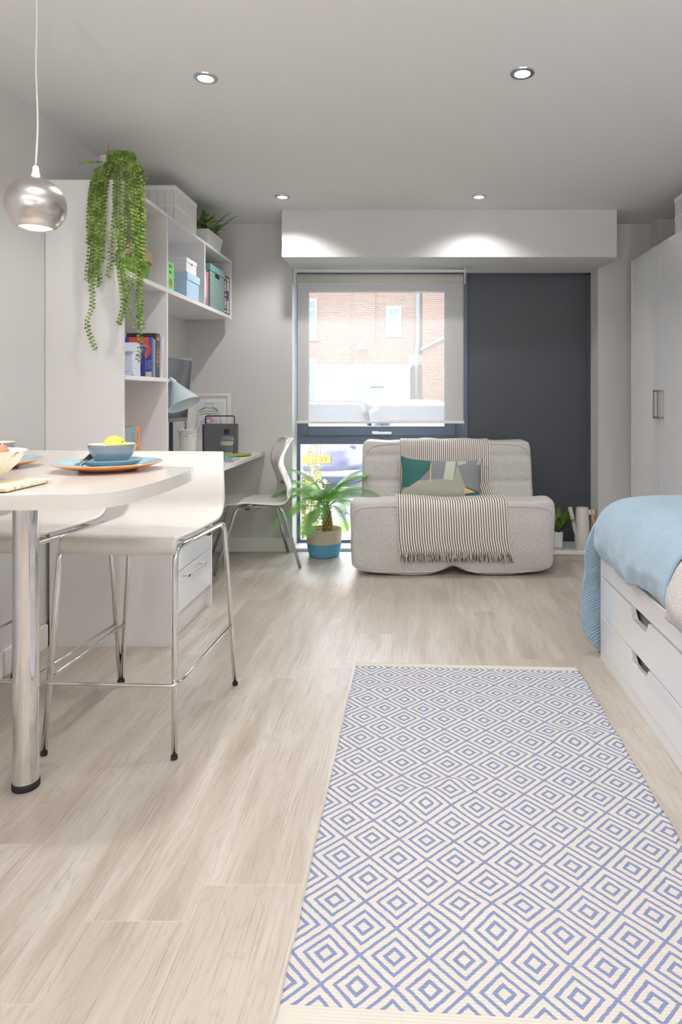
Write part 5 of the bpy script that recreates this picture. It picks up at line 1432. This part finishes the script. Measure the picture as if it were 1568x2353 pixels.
# shrub right outside the glass
sh = thing('garden_shrub', 'leafy yellow-green shrub growing outside the lower window pane', 'shrub', (-.98, 5.9, GZ))
b = BM(); lv = BM(); rs = random.Random(21)
for k in range(26):
    p = Vector((-1.0+rs.uniform(-.12, .06), 5.9+rs.uniform(-.15, .15), GZ)); q = p+Vector((rs.uniform(-.16, .14), rs.uniform(-.16, .14), rs.uniform(.6, 1.12)))
    m = p.lerp(q, .5)+Vector((rs.uniform(-.06, .06), 0, 0)); P = smooth_path([p, m, q], 6); tube(b, P, .0025, 5)
    for j in range(14):
        f = rs.uniform(.15, 1); i = min(len(P)-2, int(f*(len(P)-1))); c = P[i].lerp(P[i+1], .5); d = Vector((rs.uniform(-1, 1), rs.uniform(-1, 1), rs.uniform(-.3, .8))).normalized()
        s = d.cross(Vector((0, 0, 1))).normalized()*.024; l = rs.uniform(.07, .11)
        v = [lv.verts.new(c), lv.verts.new(c+d*l*.5+s), lv.verts.new(c+d*l-Vector((0, 0, .008))), lv.verts.new(c+d*l*.5-s)]; lv.faces.new(v)
obj('stems', b, flat('twig_brown', rgb(120, 100, 76), .9), sh); obj('leaves', lv, m_bush, sh)

# house across the road
h = thing('brick_house', 'pale red brick house with white sash windows across the car park', 'building', (0, 25.5, GZ))
obj('brick_wall', bx(-9, .25, 25, 26, GZ, 8.5), m_brick, h); obj('brick_wall', bx(.25, 11, 24.6, 26, GZ, 8.5), m_brick, h)
obj('brick_pier', bx(-2.4, -1.55, 24.93, 25, GZ, 8.5), m_brick, h)
m_dpane = flat('pale_reflecting_pane', rgb(116, 134, 146), .1)
def sash(x0, x1, z0, z1, y, cols, rows):
    w_ = obj('sash_window', bx(x0, x1, y-.06, y, z0, z1), m_trimw, h)
    f = .07; obj('pane', bx(x0+f, x1-f, y-.07, y-.06, z0+f*1.3, z1-f*1.3), m_dpane, w_)
    b = BM()
    for k in range(1, cols): xx = x0+f+(x1-x0-2*f)*k/cols; box(b, xx-.012, xx+.012, y-.08, y-.07, z0+f, z1-f)
    for k in range(1, rows): zz = z0+f+(z1-z0-2*f)*k/rows; box(b, x0+f, x1-f, y-.08, y-.07, zz-.014, zz+.014)
    obj('glazing_bar', b, m_trimw, w_)
    obj('window_sill', bx(x0-.04, x1+.04, y-.10, y, z0-.05, z0), m_trimw, w_)
sash(-1.13, -.55, 3.50, 4.62, 25, 2, 3); sash(-4.7, -3.78, 3.35, 4.9, 25, 3, 4); sash(-4.7, -3.80, .2, 2.6, 25, 3, 4)
b = BM(); tube(b, [(.02, 24.93, GZ), (.02, 24.93, 2.7), (.10, 24.93, 3.2), (.10, 24.93, 8.4)], .11, 10); box(b, -.28, .3, 24.8, 25, 2.35, 2.75, .02); obj('drain_pipe', b, flat('slate_pipe', rgb(120, 126, 132), .6), h)
b = BM(); prism(b, [(-2.25, 2.95), (-1.85, 2.95), (-2.05, 3.25)], 'y', 24.6, 24.93); obj('lamp_hood', b, flat('slate_hood', rgb(150, 160, 168), .5), h)
b = BM(); box(b, -2.4, -1.65, 24.55, 24.93, 2.28, 2.38); box(b, -2.3, -2.2, 24.6, 24.9, 2.38, 2.46); box(b, -1.85, -1.75, 24.6, 24.9, 2.38, 2.46); obj('stone_ledge', b, flat('weathered_stone', rgb(170, 166, 160), .9), h)
b = BM(); prism(b, [(.2, 3.0), (.2, 2.9), (2.2, 3.9), (2.2, 4.0)], 'y', 24.45, 24.6); obj('diagonal_strip', b, flat('diagonal_strip_grey', rgb(160, 160, 166), .6), h)  # raised grey diagonal strip on the right-hand brick wall
e = thing('white_extension', 'white rendered flat-roofed extension in front of the brick house', 'building', (-1.9, 24.3, GZ))
obj('rendered_wall', bx(-3.62, -.22, 23.8, 24.9, GZ, 2.25), flat('white_render', rgb(240, 240, 238), .8), e)
obj('roof_edge', bx(-3.68, -.14, 23.74, 24.9, 2.25, 2.33), m_trimw, e)
for x0, x1, z0, z1 in ((-2.16, -1.76, 1.25, 1.72), (-1.62, -1.22, 1.52, 1.70), (-1.66, -1.22, 1.22, 1.48)):
    w_ = obj('extension_window', bx(x0-.05, x1+.05, 23.77, 23.8, z0-.05, z1+.05), m_trimw, e); obj('pane', bx(x0, x1, 23.76, 23.77, z0, z1), m_dpane, w_)
w_ = obj('notice_board', bx(-3.48, -3.10, 23.75, 23.8, 1.62, 2.12), flat('pale_blue_board', rgb(130, 150, 176), .6), e)

def car(cx, cy, rotz, mc, name, label, plate=None, W=1.74, L=4.1, hb=.92, hr=1.42):
    t = thing(name, label, 'car', (cx, cy, GZ-.02), rotz=rotz)
    def body(w, q):
        w = w.copy()
        if q.z > .3: w.x *= .96
        w.z += .03*math.cos(q.y*2)
        if q.z < -.2: w.x *= 1-.05*abs(q.z); 
        w.x *= 1-.10*abs(q.y)**4
        w.y += -.04*math.exp(-((w.z-.52)/.12)**2)*(1 if q.y < 0 else -1)
        return w
    b = BM(); superbox(b, (0, 0, .56), (W/2, L/2, .37), 5.5, 18, body); obj('car_body', b, mc, t, local=True)
    def cab(w, q):
        k = (w.z-.86)/(hr-.86); w = w.copy(); w.x *= 1-.17*max(0, k); w.y = w.y*(1-.22*max(0, k))-.15*(1-.0*k); return w
    b = BM(); superbox(b, (0, 0, (hr+.80)/2), (W/2*.95, L*.33, (hr-.80)/2), 7, 16, cab); obj('car_cabin', b, mc, t, local=True)
    md = flat('dark_car_glass', rgb(70, 78, 88), .08, coat=.5)
    for s in (-1, 1):
        yb = -L*.33-.15 if s < 0 else L*.33-.15
        b = BM(); v = [(-.66, yb+s*(-.03)+0, .93), (.66, yb+s*(-.03), .93), (.56, yb-s*.26, hr-.09), (-.56, yb-s*.26, hr-.09)]
        v = [(x, y+s*.035, z) for x, y, z in v]; A = [b.verts.new(p) for p in v]; B = [b.verts.new((p[0], p[1]-s*.05, p[2])) for p in v]
        b.faces.new(A); b.faces.new(B[::-1])
        for k in range(4): b.faces.new((A[k], B[k], B[(k+1) % 4], A[(k+1) % 4]))
        obj('rear_window' if s < 0 else 'windscreen', b, md, t, local=True)
        b = BM(); box(b, s*W*.47-.03, s*W*.47+.0, -1.25, .95, .94, hr-.14, .02); 
        for vv in b.verts: vv.co.x *= 1-.15*max(0, (vv.co.z-.94)/(hr-.94))
        obj('side_window', b, md, t, local=True)
        b = BM(); box(b, s*(W/2+.02)-.09, s*(W/2+.02)+.09, .85, .95, .92, 1.06, .03, 3); obj('wing_mirror', b, mc, t, local=True)
        b = BM(); box(b, s*.72-.12, s*.72+.12, -L/2+.02, -L/2+.14, .84, .96, .03, 3); obj('tail_lamp', b, flat('red_lens', rgb(180, 60, 60), .2), t, local=True)
        b = BM(); box(b, s*.66-.16, s*.66+.16, L/2-.14, L/2+.0, .64, .76, .03, 3); obj('head_lamp', b, flat('clear_lens', rgb(220, 224, 228), .1), t, local=True)
        for y in (-L*.31, L*.31):
            q = BM(); lathe(q, [(0, -.1), (.2, -.1), (.3, -.09), (.32, -.06), (.32, .06), (.3, .09), (.2, .1), (0, .1)], 0, 0, 28); rot(q, q.verts[:], PI/2, 'Y', (0, 0, 0)); bmesh.ops.translate(q, verts=q.verts[:], vec=(s*(W/2-.10), y, .32)); obj('wheel', q, m_rubber, t, True, local=True)
    b = BM(); box(b, -W/2*.85, W/2*.85, -L/2-.03, -L/2+.1, .36, .46, .03, 3); obj('bumper_strip', b, flat('bumper_grey', rgb(92, 92, 98), .5), t, local=True)
    if plate:
        p = obj('number_plate', bx(-.26, .26, -L/2-.045, -L/2-.03, .56, .67, .004), flat('amber_plate', rgb(196, 112, 24), .6), t, local=True)
        tx = text('plate_lettering', plate, .098, (0, 0, 0), (PI/2, 0, 0), m_black, None); tx.parent = p; tx.location = (.165, -L/2-.046, .612)
    return t
car(-1.44, 9.06+2.05, 0, flat('dark_purple_grey_car_paint', rgb(58, 56, 74), .3, coat=.3), 'parked_car', 'dark purple-grey hatchback with an amber number plate, seen from behind', 'VY')
car(-.55, 15.5, PI*.5, flat('silver_car_paint', rgb(222, 224, 228), .2, coat=.5), 'parked_car', 'silver car parked side-on in front of the white extension')
car(1.75, 11.8, PI*1.04, flat('white_car_paint', rgb(240, 240, 242), .2, coat=.5), 'parked_car', 'white car at the right of the view, cut off by the window frame')
